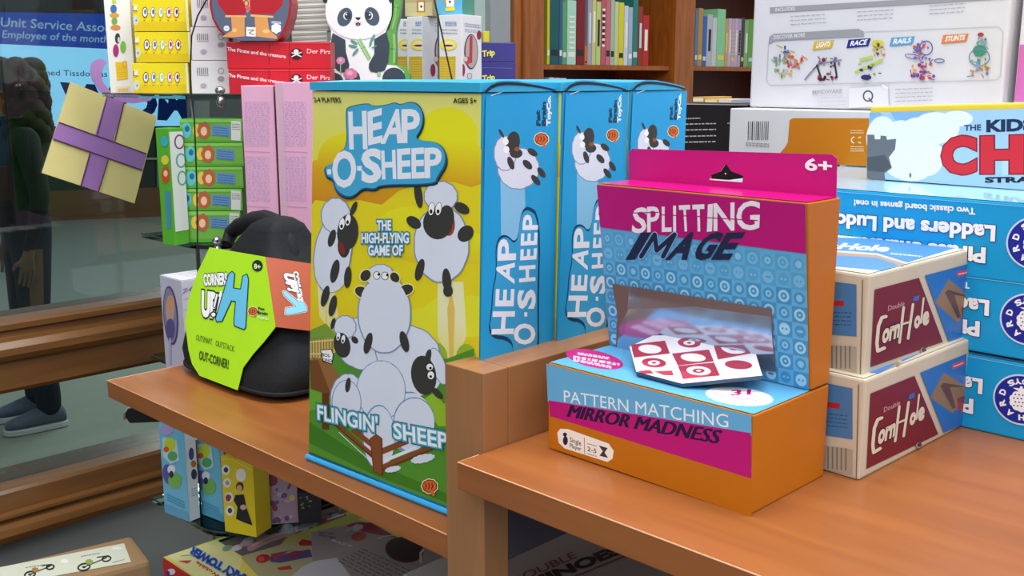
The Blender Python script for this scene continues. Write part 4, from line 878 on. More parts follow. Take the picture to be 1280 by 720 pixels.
a.poly([(305, 150), (355, 150), (345, 168), (330, 175), (315, 168)], '1E2228'); a.line([(330, 172), (330, 200)], 4, '1E2228'); a.ell(330, 210, 22, 16, '2A2E38'); a.ell(330, 213, 10, 9, 'D05068'); a.ell(305, 195, 7, 7, 'E8A0B0'); a.ell(355, 195, 7, 7, 'E8A0B0')
a.line([(335, 340), (430, 510)], 34, '8CC878', False); a.line([(330, 345), (425, 515)], 10, 'B0DC90', False); a.line([(355, 420), (398, 405)], 4, '4A8A48', False)
for q in ((295, 365, 36, 12, 30), (285, 400, 40, 12, 12), (308, 450, 40, 12, -50), (455, 335, 44, 12, -62), (440, 370, 36, 10, -75), (470, 405, 28, 6, -25)): a.ell(*q[:4], '5F9A8E', q[4])
a.line([(178, 560), (182, 690)], 7, 'B8D098'); a.ell(180, 525, 34, 30, 'D890B0', bump=.15, nb=7); a.ell(175, 520, 14, 12, 'F0B8CC')
a.ell(110, 700, 92, 72, DB); a.ell(285, 690, 64, 84, DB); a.ell(640, 680, 100, 95, DB); a.ell(265, 640, 52, 44, 'D880A8', bump=.2, nb=7); a.ell(258, 632, 26, 22, 'F0B0C8')
a.ell(512, 640, 16, 20, '9CC89A')
mb.build('panda_front', panda)
# tall white cartons with oval windows, small boxes on top of them
def oval_box(pxL, pxM, pxR, top, fwd, lab, sh):
    b, mb = SB(pxL, pxM, top, fwd, -32, .03, ZT, 'E6E6EC', ref=60, pxD=pxR)
    a = b.art(mb, 'front'); a.view(480 + sh, 0, 5.82)
    a.tlines((445, 160), (530, 160), (0, 12), 3, 7, '7AA0CC'); a.tlines((420, 215), (535, 218), (0, 24), 2, 8, '9AA8B4'); a.ell(470, 325, 62, 42, 'F2E060'); a.ell(472, 325, 44, 28, 'F4E8B0'); a.ell(468, 332, 36, 8, '7A3A1A')
    a.poly([(400, 412), (522, 410), (518, 700), (396, 700)], 'D2B024'); a.tlines((405, 440), (515, 440), (0, 18), 8, 5, 'E6D480')
    a = b.art(mb, 'right'); a.view(480 + sh, 0, 5.82); a.tlines((585, 170), (700, 185), (0, 16), 2, 7, '9AA8C4'); a.tlines((585, 212), (700, 222), (0, 14), 2, 6, 'B8BCC8')
    a.ell(632, 375, 50, 128, '5A2A34'); a.ell(634, 375, 44, 120, 'B9ABA8'); a.line([(632, 270), (628, 450)], 22, 'B83A4A'); a.ell(605, 440, 20, 30, 'C04A5A'); a.ell(690, 255, 17, 32, '9A1F48'); a.ell(570, 510, 18, 46, 'A01F50'); a.poly([(602, 530), (640, 530), (640, 575), (602, 575)], 'D8D8DE'); a.ring(620, 552, 18, 22, 4, '6A6A74')
    a.ell(592, 430, 14, 18, 'D8D0D0')
    return done(mb, b, 'toy_carton', lab, 'toy box', 'white cartons with oval windows'), b
o, b1 = oval_box(497, 509, 524, 24, 1.60, 'white oval-window carton half hidden behind the panda bamboo', -52)
o, b2 = oval_box(509.5, 528, 547, 21, 1.52, 'middle white oval-window carton, second from the right', -37)
o, b3 = oval_box(549, 577.5, 602, 19, 1.46, 'white oval-window carton on the right, window facing right', 0)
zt2 = b2.A.z + b2.h + .0005
b, mb = SB(506, 541, -20, 1.53, -20, .02, zt2, 'B9A878', ref=5); b.h = .05; mb = b.body(PM('B9A878', .42), .0008); a = b.art(mb, 'front'); a.view(480, 0, 5.82); a.fill('C8BC90', .0008, a=(0, 0, 1, .38)); a.poly([(240, 5), (300, 5), (300, 90), (240, 90)], 'B07A3A'); a.poly([(252, 15), (290, 15), (290, 80), (252, 80)], 'F4EEE0'); a.ell(272, 48, 8, 9, '3A3A44'); a.poly([(244, 94), (300, 94), (300, 106), (244, 106)], 'D8B820')
done(mb, b, 'toy_carton', 'small khaki gold carton on the middle oval-window carton', 'toy box')
zt3 = b3.A.z + b3.h + .0005
b, mb = SB(546, 578, -20, 1.463, -20, .018, zt3, '62B4DC', ref=5, pxD=592); b.h = .05; mb = b.body(PM('62B4DC', .42), .0008); a = b.art(mb, 'front'); a.view(480, 0, 5.82); a.ell(478, 0, 42, 44, 'D89A3C'); a.poly([(452, -20), (512, -20), (510, 50), (455, 50)], 'F6F2EA'); a.ell(480, 14, 8, 10, '3A4A7A'); a.poly([(448, 55), (515, 52), (518, 78), (448, 82)], 'F0DC28')
a = b.art(mb, 'right'); a.fill('4E9A80', .0008)
done(mb, b, 'toy_carton', 'small light blue carton with an orange animal, on the right oval-window carton', 'toy box')
b, mb = SB(593, 606.5, 0, 1.64, 0, .02, ZT, '8FA4A0', ref=30); b.h += .05; mb = b.body(PM('8FA4A0', .42), .0008)
done(mb, b, 'toy_carton', 'narrow grey green carton squeezed beside the wooden bookcase', 'toy box')
zz = ZT
for k, (bot, top, lab) in enumerate(((118, 77.8, 'purple card-game box with yellow lettering, lower of two'), (77, 53, 'purple card-game box with yellow lettering on top of its twin'))):
    b, mb = SB(594, 644.5, top, 1.615 , 4, .05, zz, '3E3A86', ref=(bot + top) / 2); a = b.art(mb, 'front'); a.view(480, 31 * (1 - k), 5.82)
    a.text('Trip', (716, 412), (804, 400), (716, 368), 'E8E070', .04, ('1E1A40', .08)); a.line([(880, 468), (925, 480)], 9, 'E8E8F0'); a.ell(858, 455, 14, 14, '5A3A5A'); a.line([(700, 312), (935, 316)], 3, '7A76B8', False)
    done(mb, b, 'card_game', lab, 'card game', 'purple card-game boxes'); zz += b.h + .0005
b, mb = SB(604, 611.5, 39, 1.625, 0, .02, zz, 'D8C824', ref=45); done(mb, b, 'card_game', 'tiny yellow box peeking above the purple boxes', 'card game')
# green boxes on the second glass shelf
zz = Z2_; GR = '72B244'
gl = ['green box at the bottom of the five on the second glass shelf', 'second green box from the bottom of the five', 'green box in the middle of the stack of five', 'fourth green box from the bottom of the five', 'green box on top of the stack of five']
gr = [(292, 264, 223), (263.5, 236, 225), (235.5, 208.5, 231), (208, 178.5, 230), (178, 149, 225)]
for k, (bot, top, l) in enumerate(gr):
    w_ = 78
    b, mb = SB(l, min(l + w_, 304), top, 1.275, 2, .05, zz, GR, ref=(bot + top) / 2, bev=.0005)
    if k == 0: b.h += 0
    a = b.art(mb, 'front'); a.view(l, top, 1); 
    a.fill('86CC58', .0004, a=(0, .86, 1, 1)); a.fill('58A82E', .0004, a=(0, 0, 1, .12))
    a.ell(8, 14, 6.5, 10, '5FC4C8'); a.ell(9, 12, 3, 4, '2A6A8A'); a.ell(21, 14, 5, 8, 'E0C84A'); a.ell(30, 14, 7.5, 10, 'B8603A', bump=.15, nb=7); a.ell(30, 15, 4, 5.5, 'F0C8A0')
    a.poly([(40, 7), (63, 9), (63, 22), (40, 20)], '5E8FC0'); a.tlines((42, 10), (61, 12), (0, 3), 4, 1.0, '3A5A80')
    if k in (0, 1, 4): a.poly([(l + 64 - l, 2), (76, 3), (76, 27), (64, 26)], 'D8DCD6'); a.tlines((65, 6), (75, 6.5), (0, 2.2), 4, 1, '6A706A'); 
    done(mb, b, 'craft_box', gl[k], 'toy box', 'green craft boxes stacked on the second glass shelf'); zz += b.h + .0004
b, mb = SB(198, 214, 160, 1.262, -30, .02, Z2_, '58B030', ref=220, pxD=232); a = b.art(mb, 'front'); a.view(190, 100, 3); a.ell(48, 230, 14, 20, '3CB0C8'); a.ell(50, 300, 14, 18, 'E0D040'); a.ell(52, 355, 15, 30, 'C8502A', bump=.12, nb=7); a.ell(52, 350, 8, 12, 'F0C8A0'); a.poly([(50, 415), (70, 418), (72, 555), (58, 558)], '4A8AB8')
a = b.art(mb, 'right'); a.view(190, 100, 3); a.fill('D8E4DC', .0006, a=(0, .12, 1, .97)); a.ring(102, 232, 20, 28, 6, '8A3A7A'); a.ring(108, 302, 20, 28, 6, '4AA0B0'); a.ring(112, 368, 18, 28, 6, '50A888')
done(mb, b, 'craft_box', 'green and white box stood on end left of the green stack', 'toy box')
# lavender box with an oval picture on the hidden glass shelf
b, mb = SB(199.5, 226, 344, 1.235, -44.7, .10, zt[2] + .0006, 'C9C7DA', ref=344.5, bev=.0006)
T = onp((199.5, 344), b.A, -b.n); a = b.art(mb, 'front'); a.view(190, 330, 5.14)
a.ell(122, 330, 47, 190, '4A4478', -4); a.ell(120, 330, 40, 178, '8C88A8', -4); a.ell(118, 290, 28, 90, 'C8A898'); a.ell(125, 250, 22, 50, 'D8A078'); a.ell(120, 420, 30, 70, '5A5890'); a.line([(118, 480), (120, 640)], 14, 'B4B2CC')
a = b.art(mb, 'right'); a.view(190, 330, 5.14); a.line([(190, 185), (280, 150)], 4, '9A98B8', False); a.text('74', (195, 190), (260, 170), (197, 160), '8A88A8', .02); a.line([(180, 230), (290, 200)], 3, 'B0AEC8', False); a.line([(180, 300), (290, 262)], 3, 'B0AEC8', False)
a = b.art(mb, 'top'); a.fill('E8E8F2', .0008)
for t in (.2, .4, .6, .8): a.rpoly([(t, .02), (t + .012, .02), (t + .012, .98), (t, .98)], 'BEBED0'); a.rpoly([(.02, t), (.98, t), (.98, t + .012), (.02, t + .012)], 'BEBED0')
done(mb, b, 'toy_carton', 'pale lavender carton with an oval picture, behind the left end of the shelf', 'toy box')
# lower glass shelf: blue figure boxes, yellow dress-up box, purple toy pack, dark pack
def lower(pxL, pxM, top, fwd, phi, c, ref, pxD=None, depth=.03, bev=.0006): return SB(pxL, pxM, top, fwd, phi, depth, Z3_, c, ref=ref, pxD=pxD, bev=bev)
for k, (l, r, d, top, fwd, lab, sx) in enumerate(((204, 234, 248, 528, 1.205, 'light blue box with white spine, left one hanging over the low glass shelf', 0), (250, 277, 282, 545, 1.20, 'light blue box right of the white-spined one, behind the yellow box', 43))):
    b, mb = lower(l, r, top, fwd, -36, '72BEDE', 610, d, bev=.0005); a = b.art(mb, 'front'); a.view(180 + sx, 520 + (8 if k else 0), 3.6)
    a.ell(105, 60, 28, 24, 'A8A0D0', bump=.1); a.poly([(85, 95), (150, 110), (160, 200), (120, 215), (85, 180)], 'B8DCE8'); a.ell(118, 128, 26, 32, 'C4D43A'); a.ell(102, 150, 13, 13, 'D85A30'); a.ell(130, 180, 22, 22, '5AA86A'); a.ell(110, 262, 24, 46, '5A5AA8', -10); a.ell(140, 290, 30, 36, '7AB85A'); a.ell(125, 240, 18, 20, 'E8E8F0'); a.ell(125, 262, 10, 16, '30304A')
    a.tlines((105, 352), (185, 390), (0, 12), 3, 6, '4A98C0'); a.fill('5CA8CC', .0005, a=(0, 0, 1, .1))
    a = b.art(mb, 'right'); a.fill('DCE6F0', .0005); a.view(180, 520, 3.6)
    if not k: a.ell(212, 170, 12, 28, '4A4A90'); a.ell(222, 215, 12, 16, 'C0702A'); a.ell(224, 262, 13, 24, '3A3A60'); a.tlines((212, 330), (240, 322), (0, 10), 4, 4, '8AA0C0')
    done(mb, b, 'toy_carton', lab, 'toy box', 'light blue figure boxes')
b, mb = lower(280, 319, 571, 1.15, -22, 'E6CF24', 640, bev=.0006, depth=.03); a = b.art(mb, 'front'); a.view(180, 520, 3.6); a.line([(350, 195), (390, 190), (520, 250)], 3, 'F8F0A0', False)
for x, y, r in ((370, 242, 20), (376, 300, 18), (384, 365, 20), (388, 425, 20)): a.ell(x, y, r, r + 4, 'ECEBE2'); a.ell(x, y, r * .5, r * .6, '4A4038' if r > 18 else 'A8A890')
a.ell(438, 265, 22, 28, 'F4F0E8', bump=.12); a.ell(432, 318, 17, 22, '5A3422'); a.ell(430, 325, 12, 16, 'D8A890'); a.poly([(412, 355), (450, 352), (462, 410), (490, 492), (450, 478), (415, 462), (422, 410), (405, 380)], '26222E'); a.ell(448, 410, 14, 12, 'D8B0A0'); a.ell(380, 368, 12, 16, 'A03A50')
done(mb, b, 'costume_box', 'yellow dress-up box showing a child in a black gown', 'toy box')
b, mb = lower(319.8, 373, 592, 1.165, 12, 'A78FA8', 640, depth=.03); a = b.art(mb, 'front'); a.view(180, 520, 3.6); a.fill('B49AB0', .001)
rnd = random.Random(9)
for k in range(34): a.ell(rnd.uniform(515, 680), rnd.uniform(255, 480), rnd.uniform(6, 18), rnd.uniform(8, 20), rnd.choice(['6A5AA0', 'C8B8C8', '8A4A60', 'E0D070', 'B090B0', 'A86A70', '9A86B0', 'D8C0B8']), rnd.uniform(0, 90), n=9); a.e -= a.st * .6
a.ell(570, 290, 30, 24, '8A3A50', bump=.1); a.ell(545, 310, 18, 30, 'C09080')
done(mb, b, 'toy_pack', 'mottled purple toy pack beside the yellow dress-up box', 'toy pack')
b, mb = lower(374, 402, 616, 1.17, 12, '2E2C34', 640, depth=.03); a = b.art(mb, 'front')
for k in range(14): a.rell(rnd.uniform(.1, .9), rnd.uniform(.5, .95), .05, .03, rnd.choice(['B8A060', '6A8A50', '8A4A3A', '9090A0']), 8)
done(mb, b, 'toy_pack', 'dark toy pack right of the purple one, under the shelf edge', 'toy pack')

# ------------------------------------------------------------------ boxes on the low shelf
zs_ = 1.0005; zt_ = 1.055; c0 = onz((203, 697), zt_)
bx = Bx((c0.x, c0.y, zs_), (1, 0, 0), .300, .30, zt_ - zs_)
mb = bx.body(PM('C02030', .4), .001)
a = bx.art(mb, 'front'); a.view(180, 520, 3.6); a.ell(125, 700, 18, 14, 'E8E0F0'); a.ell(110, 706, 8, 10, '2A2A90')
a = bx.art(mb, 'top'); a.fill('F1E36A', .0006)
a.view(180, 520, 3.6)
a.poly([(95, 625), (330, 560), (440, 640), (430, 720), (300, 800), (200, 800)], 'F4EFA8'); a.ell(150, 712, 40, 24, 'F2E020')
a.poly([(338, 566), (835, 397), (1100, 560), (1100, 700), (700, 600), (440, 632)], PM('77706E', .15)); a.line([(338, 566), (836, 398)], 10, '14120E', False)
a.view(250, 620, 6.4)
g = [(205, 385, 20, 14, 'B8C0B8'), (290, 420, 60, 40, '7A9A80'), (330, 400, 50, 30, 'C8C8CC'), (370, 440, 50, 40, 'B8B0B8')]
rnd = random.Random(3)
for k in range(16): t = k / 15; a.ell(230 + 900 * t + rnd.uniform(-20, 20), 415 - 275 * t + rnd.uniform(-18, 25), rnd.uniform(30, 65), rnd.uniform(14, 30), rnd.choice(['C9C9D0', '8FB08A', 'D8B0B8', 'E8E4EA', 'A8A4B4', 'C08A90', 'D6CFE0', '9FB8A8']), -18); 
a.line([(400, 420), (560, 345), (740, 290)], 52, 'C098A4'); a.line([(420, 400), (560, 330), (740, 275)], 16, 'E6C8D0'); a.ell(470, 335, 34, 26, 'D8A898'); a.ell(700, 265, 50, 40, 'D8DCE0'); a.ell(690, 255, 22, 18, 'FFFFFF'); a.ell(900, 205, 60, 28, '7FA884', -15); a.ell(985, 210, 30, 24, 'B83A48'); a.line([(960, 140), (1090, 105)], 40, 'C09090'); a.line([(1020, 190), (1150, 150)], 14, 'F0ECEC')
a.poly([(350, 480), (640, 395), (860, 300), (1180, 160), (1400, 240), (1500, 700), (700, 760), (460, 640), (330, 500)], 'B9B48C'); a.poly([(700, 330), (960, 240), (1220, 140), (1300, 180), (900, 330), (640, 400)], 'BFBE5E')
a.ell(505, 505, 58, 34, 'B02838', -10); a.ell(490, 508, 26, 20, 'E05050'); a.poly([(560, 490), (880, 430), (900, 490), (640, 540), (560, 530)], '5E4C86'); a.poly([(560, 470), (760, 430), (700, 450), (600, 520)], '9A4A58'); a.poly([(785, 380), (820, 350), (930, 370), (940, 400), (800, 402)], 'B8303C'); a.poly([(610, 580), (720, 560), (740, 590), (640, 600)], 'C83A3A'); a.ell(760, 470, 60, 26, '8A3A60', -12)
a.view(400, 620, 7.2)
a.poly([(-80, 330), (150, 280), (420, 260), (700, 380), (1200, 560), (1200, 900), (-300, 900), (-60, 700)], 'A3999A'); a.poly([(-330, 800), (-160, 640), (-40, 590), (150, 560), (300, 760), (0, 900)], 'DAD8E2')
a.poly([(230, 270), (330, 240), (460, 245), (700, 380), (600, 370), (400, 330)], '9A3A50'); a.ell(350, 370, 70, 40, 'B84A40', -10); a.ell(340, 290, 50, 24, 'C8C0C8', -20); a.line([(240, 320), (330, 260), (380, 300)], 12, 'B8B4C4')
a.text('GREAT FUN', (-20, 340), (115, 352), (-5, 325), '3A3470', .03); a.text('SWAY AND', (-20, 365), (130, 395), (0, 345), '3A3470', .03); a.text('BUILD IT', (100, 410), (280, 470), (120, 392), 'ECECF4', .03, ('3A3470', .08))
for k in range(7): a.tlines((165 + k * 36, 590 - k * 18), (560 + k * 42, 800 - k * 20), (0, 10), 1, 7, '4C4648')
a.ell(760, 490, 175, 115, '5C2018', 8); a.ell(765, 492, 160, 102, '38201A', 8); a.line([(905, 600), (905, 520), (930, 490)], 20, 'D8D4CC')
a.line([(520, 390), (570, 368), (660, 362)], 8, 'D8D0CC')
a.view(180, 520, 3.6)
a.text('SHAKY TOWER', (500, 745), (222, 592), (482, 778), '2E44A8', .05, [('8FC0EC', .12)]); a.text('Wobble Wobble', (470, 800), (240, 655), (462, 815), 'C8303A', .02)
a.poly([(155, 655), (215, 652), (195, 668)], 'D84A3A'); a.line([(165, 632), (225, 628)], 3, 'B0A888')
done(mb, bx, 'board_game_box', 'large yellow and red game box lying flat, window of bagged toy pieces', 'game box')
bx = Bx((-1.092, .600, zs_), (1, 0, 0), .022, .16, .045); mb = bx.body(PM('DAD2B4', .5), .001); a = bx.art(mb, 'top'); a.rell(.5, .4, .35, .18, '9A6A48')
done(mb, bx, 'flat_carton', 'small cream flat carton beside the yellow and red game box', 'toy box')
bx = Bx((-.745, .60, zs_), (1, 0, 0), .42, .36, .1195); mb = bx.body(PM('B8B2B2', .5), .0012); a = bx.art(mb, 'top'); a.view(540, 600, 3.556)
a.text('DOUBLE', (355, 470), (647, 345), (335, 440), '8C2A34', .0); a.text('DOMINOES', (235, 571), (845, 324), (207, 531), '141216', .05); a.line([(320, 560), (990, 285)], 5, '7A2430', False)
done(mb, bx, 'board_game_box', 'grey dominoes box lying under the right shelf, letters facing up', 'game box')
# brown carton with the tricycle label, standing on a bench by the window wall
l0 = V((-1.290, .400, 0)); l1 = V((-1.257, .573, 0)); du = (l1 - l0).normalized(); C2 = onz((180, 673), 1.0)
u = du; n = V((-u.y, u.x, 0)); w = .42
fr = onz((188, 701), 1.0); dd = abs((fr - C2).dot(n)) + .02
A = V((fr.x, fr.y, .70)) - u * w; bx = Bx(A, u, w, dd, .3)
mb = bx.body(PM('A5855F', .7, bump=.1), .006); a = bx.art(mb, 'top'); a.e = .0006
lab = [(-60, 730), (-40, 702), (155, 679.5), (164, 703), (60, 722)]
a.poly(lab, 'DEE2CE'); a.view(0, 640, 5.333)
for x, y, s in ((560, 370, 1), (200, 420, .9)):
    a.ring(x, y, 46 * s, 28 * s, 12, '20241C', -12); a.ell(x, y, 12, 8, '20241C'); a.line([(x, y), (x + 150 * s, y - 62 * s)], 8, '3A3A34'); a.ell(x + 35, y - 35 * s, 26 * s, 18 * s, '8FAE4A' if s == 1 else 'A8854A'); a.ring(x + 150 * s, y - 55 * s, 34 * s, 22 * s, 11, '20241C', -12); a.line([(x + 90 * s, y - 65 * s), (x + 160 * s, y - 75 * s)], 8, '2A2A28')
a.ell(430, 330, 26, 14, 'F2F4EA'); a.ell(780, 245, 34, 10, 'F2F4EA'); a.tlines((540, 300), (665, 278), (0, 10), 1, 6, '8A8C7A'); a.tlines((170, 375), (310, 352), (0, 10), 1, 6, '8A8C7A'); a.tlines((750, 340), (830, 320), (0, 10), 1, 7, '9A9C8A')
done(mb, bx, 'cardboard_box', 'brown cardboard box with a white label picturing small tricycles', 'cardboard box')
bench = thing('bench', 'low dark bench under the cardboard box by the window wall', 'bench', frame_at((-1.22, .36, 0)))
MB().box((-1.388, .04, .672), (-1.10, .68, .6995), W_DIV, .002).build('bench_top', bench)
for x in (-1.37, -1.13):
    for y in (.06, .63): MB().box((x, y, 0), (x + .025, y + .03, .6718), W_DIV, .002).build('leg', bench)
# ------------------------------------------------------------------ window wall with varnished rails
XW = -1.40; YA, YB = -.9, 1.33
struct('wall_left', MB().box((XW - .10, YA, 0), (XW, YB, .993), PM('8C9290', .7, var=.03)))
struct('window_1', MB().box((XW - .030, YA, 1.063), (XW - .024, YB - .0005, 2.35), GLASS('window_glass', 'DDE6E2', .0, 1.5, 1.3)))
def rail(name, prof):
    m = MB(); p0 = [V((XW + x, YA, z)) for x, z in prof]; m.prism(p0, (0, YB - YA - .0005, 0), W_RAIL); o = struct(name, m); return o
rail('trim_1', [(-.06, 1.196), (.010, 1.196), (.016, 1.202), (.016, 1.238), (.024, 1.242), (.031, 1.250), (.031, 1.259), (.025, 1.267), (.010, 1.270), (.009, 1.277), (.014, 1.280), (.014, 1.287), (.010, 1.291), (-.06, 1.291)])
rail('trim_2', [(-.08, .9935), (.018, .9935), (.026, .998), (.029, 1.007), (.026, 1.016), (.018, 1.021), (.014, 1.023), (.014, 1.027), (.022, 1.029), (.022, 1.033), (.012, 1.035), (.012, 1.060), (.008, 1.064), (-.08, 1.064)])
struct('trim_3', MB().box((XW - .09, YB, 0), (XW + .03, YB + .05, 2.4), PM('8E9496', .5)))
struct('trim_4', MB().box((XW - .05, YA, 2.351), (XW + .02, YB - .0005, 2.42), W_RAIL))
struct('floor', MB().box((XW + .0005, -2.5, -.05), (3.5, 6, -.0005), PM('6A6860', .6)))
# hall beyond the window
struct('floor_hall', MB().box((-16, -4, -.05), (XW - .0, 16, -.001), PM('7E857A', .5, var=.04, scale=2)))
wp = at(100, 12.0); wu = ud(20); wn = V((-wu.y, wu.x, 0))
wb = Bx(wp - wu * 7, wu, 11.5, .15, 3.2)
struct('wall_back', wb.body(PM('2E3634', .7), 0))
bb = Bx(wp - wu * 7 - wn * .04, wu, 11.5, .04, .34); m = MB(); m.hexa(bb.pts(), PM('6A4A30', .45)); struct('baseboard_back', m)
dk = Bx(onp((166, 200), wp - wn * .02, wn), wu, .1, .1, .1)
m = MB(); a = Art(m, wp - wn * .03, -wn, .001, .004); a.poly([(196, 126), (262, 126), (262, 238), (196, 238)], '66706E'); a.poly([(150, 197), (262, 197), (262, 199.5), (150, 199.5)], '9A9C92'); struct('trim_5', m)
# wide wall screen
tp = wp - wn * .10; tv = thing('wall_screen', 'wide bright blue screen announcing an employee of the month, beyond the window', 'screen', frame_at(tp - wu * 1.2 + UP * 1.0, math.atan2(wu.y, wu.x)))
m = MB(); a = Art(m, tp, -wn, 0, .006); m.prism([a.P(p) for p in [(-78, 10), (233, 14), (233, 160), (-78, 162)]], wn * .095, PM('10141C', .4)); m.build('screen_frame', tv)
m = MB(); a.mb = m; a.e = .01
a.poly([(-70, 14), (229, 19), (229, 157.5), (-70, 158)], EM('86C6F2', 1.7)); a.poly([(-70, 14), (229, 19), (229, 66), (140, 61.5), (0, 55), (-70, 51)], EM('1A3C98', 1.5))
a.text('Unit Service Associate', (1, 33), (163, 41.5), (2, 21), EM('9CC4EC', .9), .01); a.text('Employee of the month', (3, 47), (135, 53.5), (4, 37.5), EM('9CC4EC', .9), .01)
a.text('med Tissdougas', (54, 94), (134, 96), (54, 86.5), EM('3A5E86', .6), .005)
a.text('WOM', (78, 140), (238, 150), (80, 103), EM('16357E', .5), .05)
m.build('screen_image', tv)
# paper gift decoration on the pane
gx = XW + .0012 - .024; gift = thing('window_decoration', 'yellow paper gift with purple ribbon stuck on the window', 'decoration', frame_at(onp((125, 178), (gx, 0, 0), (1, 0, 0))))
m = MB(); a = Art(m, (gx, 0, 0), (1, 0, 0), .0005, .0005); a.view(0, 0, 3); e = 9
m.prism([a.P(p) for p in [(262, 308), (585, 437), (500, 762), (155, 648)]], (.003, 0, 0), PM('DFD28E', .6)); m.build('gift_card', gift)
m = MB(); a = Art(m, (gx + .0032, 0, 0), (1, 0, 0), .0005, .0004); a.view(0, 0, 3)
for iq, q in enumerate(([(399, 361), (464, 384), (365, 718), (300, 694)], [(218, 458), (547, 577), (530, 638), (195, 520)])):
    m.prism([a.P(p, .0005 + .0003 * iq) for p in q], (.0012, 0, 0), PM('A277B8', .55))
m2 = m; a.e = .002
a.line([(463, 384), (428, 530)], 4, '5A2A50', False); a.line([(399, 361), (362, 505)], 3, '5A2A50', False); a.line([(218, 458), (547, 577)], 4, '5A2A50', False); a.line([(197, 521), (530, 638)], 4, '5A2A50', False); a.line([(334, 572), (300, 694)], 4, '5A2A50', False); a.line([(402, 598), (365, 718)], 4, '5A2A50', False)
m.build('ribbon', gift)
m = MB(); a = Art(m, (gx, 0, 0), (1, 0, 0), .0005, .0004); a.view(0, 0, 3)
m.prism([a.P(p) for p in [(405, 362), (375, 345), (345, 300), (336, 262), (342, 236), (362, 222), (385, 222), (398, 236), (388, 250), (378, 275), (385, 310), (405, 335), (432, 362)]], (.0015, 0, 0), PM('B98CCB', .55))
m.prism([a.P(p) for p in [(425, 372), (420, 330), (428, 250), (450, 240), (462, 300), (520, 360), (575, 362), (560, 378), (500, 388), (462, 384)]], (.0015, 0, 0), PM('B084C4', .55))
m.build('ribbon_bow', gift)

# ------------------------------------------------------------------ person in the hall
pp = at(52, 4.72, 0, 500); fd = (-RT * .80 - FH * .60).normalized(); rs = V((-fd.y, fd.x, 0)) * -1
def L3(x, y, z): return pp + rs * x + fd * y + UP * z
PF = Matrix.Translation(pp) @ Matrix.Rotation(math.atan2(fd.y, fd.x) - math.pi / 2, 4, 'Z')
person = thing('person', 'person in dark top, jeans and blue-grey sneakers standing beyond the window', 'person', PF)
vs, es, rr = [], [], []
def jv(p, r, par=None):
    vs.append(L3(*p)); rr.append(r); i = len(vs) - 1
    if par is not None: es.append((par, i))
    return i
pel = jv((0, 0, .94), (.155, .11)); sp1 = jv((0, 0, 1.10), (.14, .10), pel); ch = jv((0, 0, 1.27), (.165, .12), sp1); nb = jv((0, .005, 1.385), (.07, .06), ch); nk = jv((0, .01, 1.44), (.052, .052), nb)
h1 = jv((0, .02, 1.50), (.068, .075), nk); h2 = jv((0, .025, 1.56), (.078, .092), h1); h3 = jv((0, .02, 1.62), (.07, .082), h2)
for s in (-1, 1):
    hp = jv((s * .085, 0, .86), (.095, .095), pel); kn = jv((s * .10, .02, .47), (.068, .07), hp); an = jv((s * .11, -.01, .12), (.062, .062), kn); jv((s * .11, .0, .045), (.05, .05), an)
    shd = jv((s * .165, 0, 1.345), (.062, .062), ch); el = jv((s * .215, -.03, 1.08), (.045, .045), shd); wr = jv((s * .225, .04, .86), (.026, .03), el); pa_ = jv((s * .228, .055, .80), (.018, .038), wr)
    for k, (dy, ln) in enumerate(((-.026, .062), (-.009, .072), (.009, .068), (.026, .056))):
        f1 = jv((s * .230, .055 + dy, .765), (.009, .009), pa_); f2 = jv((s * .226, .060 + dy, .765 - ln * .55), (.008, .008), f1); jv((s * .216, .068 + dy, .765 - ln), (.007, .007), f2)
    t1 = jv((s * .222, .098, .80), (.010, .010), pa_); jv((s * .214, .112, .772), (.008, .008), t1)
me = bpy.data.meshes.new('body'); inv = PF.inverted(); me.from_pydata([inv @ v for v in vs], es, []); tmp = bpy.data.objects.new('tmp', me); COL.objects.link(tmp)
md = tmp.modifiers.new('s', 'SKIN'); sm = tmp.modifiers.new('u', 'SUBSURF'); sm.levels = 2; sm.render_levels = 2
for i, r in enumerate(rr): me.skin_vertices[0].data[i].radius = r
me.skin_vertices[0].data[0].use_root = True
dg = bpy.context.evaluated_depsgraph_get(); bme = bpy.data.meshes.new_from_object(tmp.evaluated_get(dg)); bpy.data.objects.remove(tmp)
bme.materials.clear()
for c_ in ('6E5A44', '15191C', '17212E'): bme.materials.append(PM(c_, .8))
for p in bme.polygons:
    z = p.center.z; x = abs(p.center.x); p.use_smooth = True
    p.material_index = 0 if (z > 1.43 or (x > .16 and z < .86 and z > .6)) else (2 if z < .95 and x < .19 else 1)
bo = bpy.data.objects.new('body', bme); COL.objects.link(bo); bo.parent = person; FRAMES['body'] = PF
rt_ = Matrix.Rotation(math.atan2(fd.y, fd.x) - math.pi / 2, 3, 'Z')
m = MB(); HR = PM('1E1C10', .9, bump=.6, scale=60)
m.ball(L3(0, -.02, 1.575), (.115, .118, .115), HR, 20, rt_)
for k in range(64):
    t = k * 2.4; z = 1.36 + .28 * (k % 9) / 8; r = .112 - .25 * max(0, z - 1.58)
    if math.sin(t) > .55 and z < 1.60: continue
    m.ball(L3(r * math.cos(t) * .85, -.01 + r * math.sin(t) * .85, z), .055, HR, 12)
m.build('hair', person, smooth=True)
m = MB(); m.ball(L3(0, .118, 1.545), (.012, .018, .022), PM('6E5A44', .8), 10, rt_); m.build('nose', person, smooth=True)
m = MB()
for s in (-1, 1):
    m.tube([L3(s * .033 + .024 * math.cos(t), .113, 1.575 + .019 * math.sin(t)) for t in [k * math.pi / 6 for k in range(13)]], .0025, PM('1E2E70', .3), 6)
    m.ball(L3(s * .033, .105, 1.575), (.016, .006, .012), PM('B8BEC4', .3), 10, rt_)
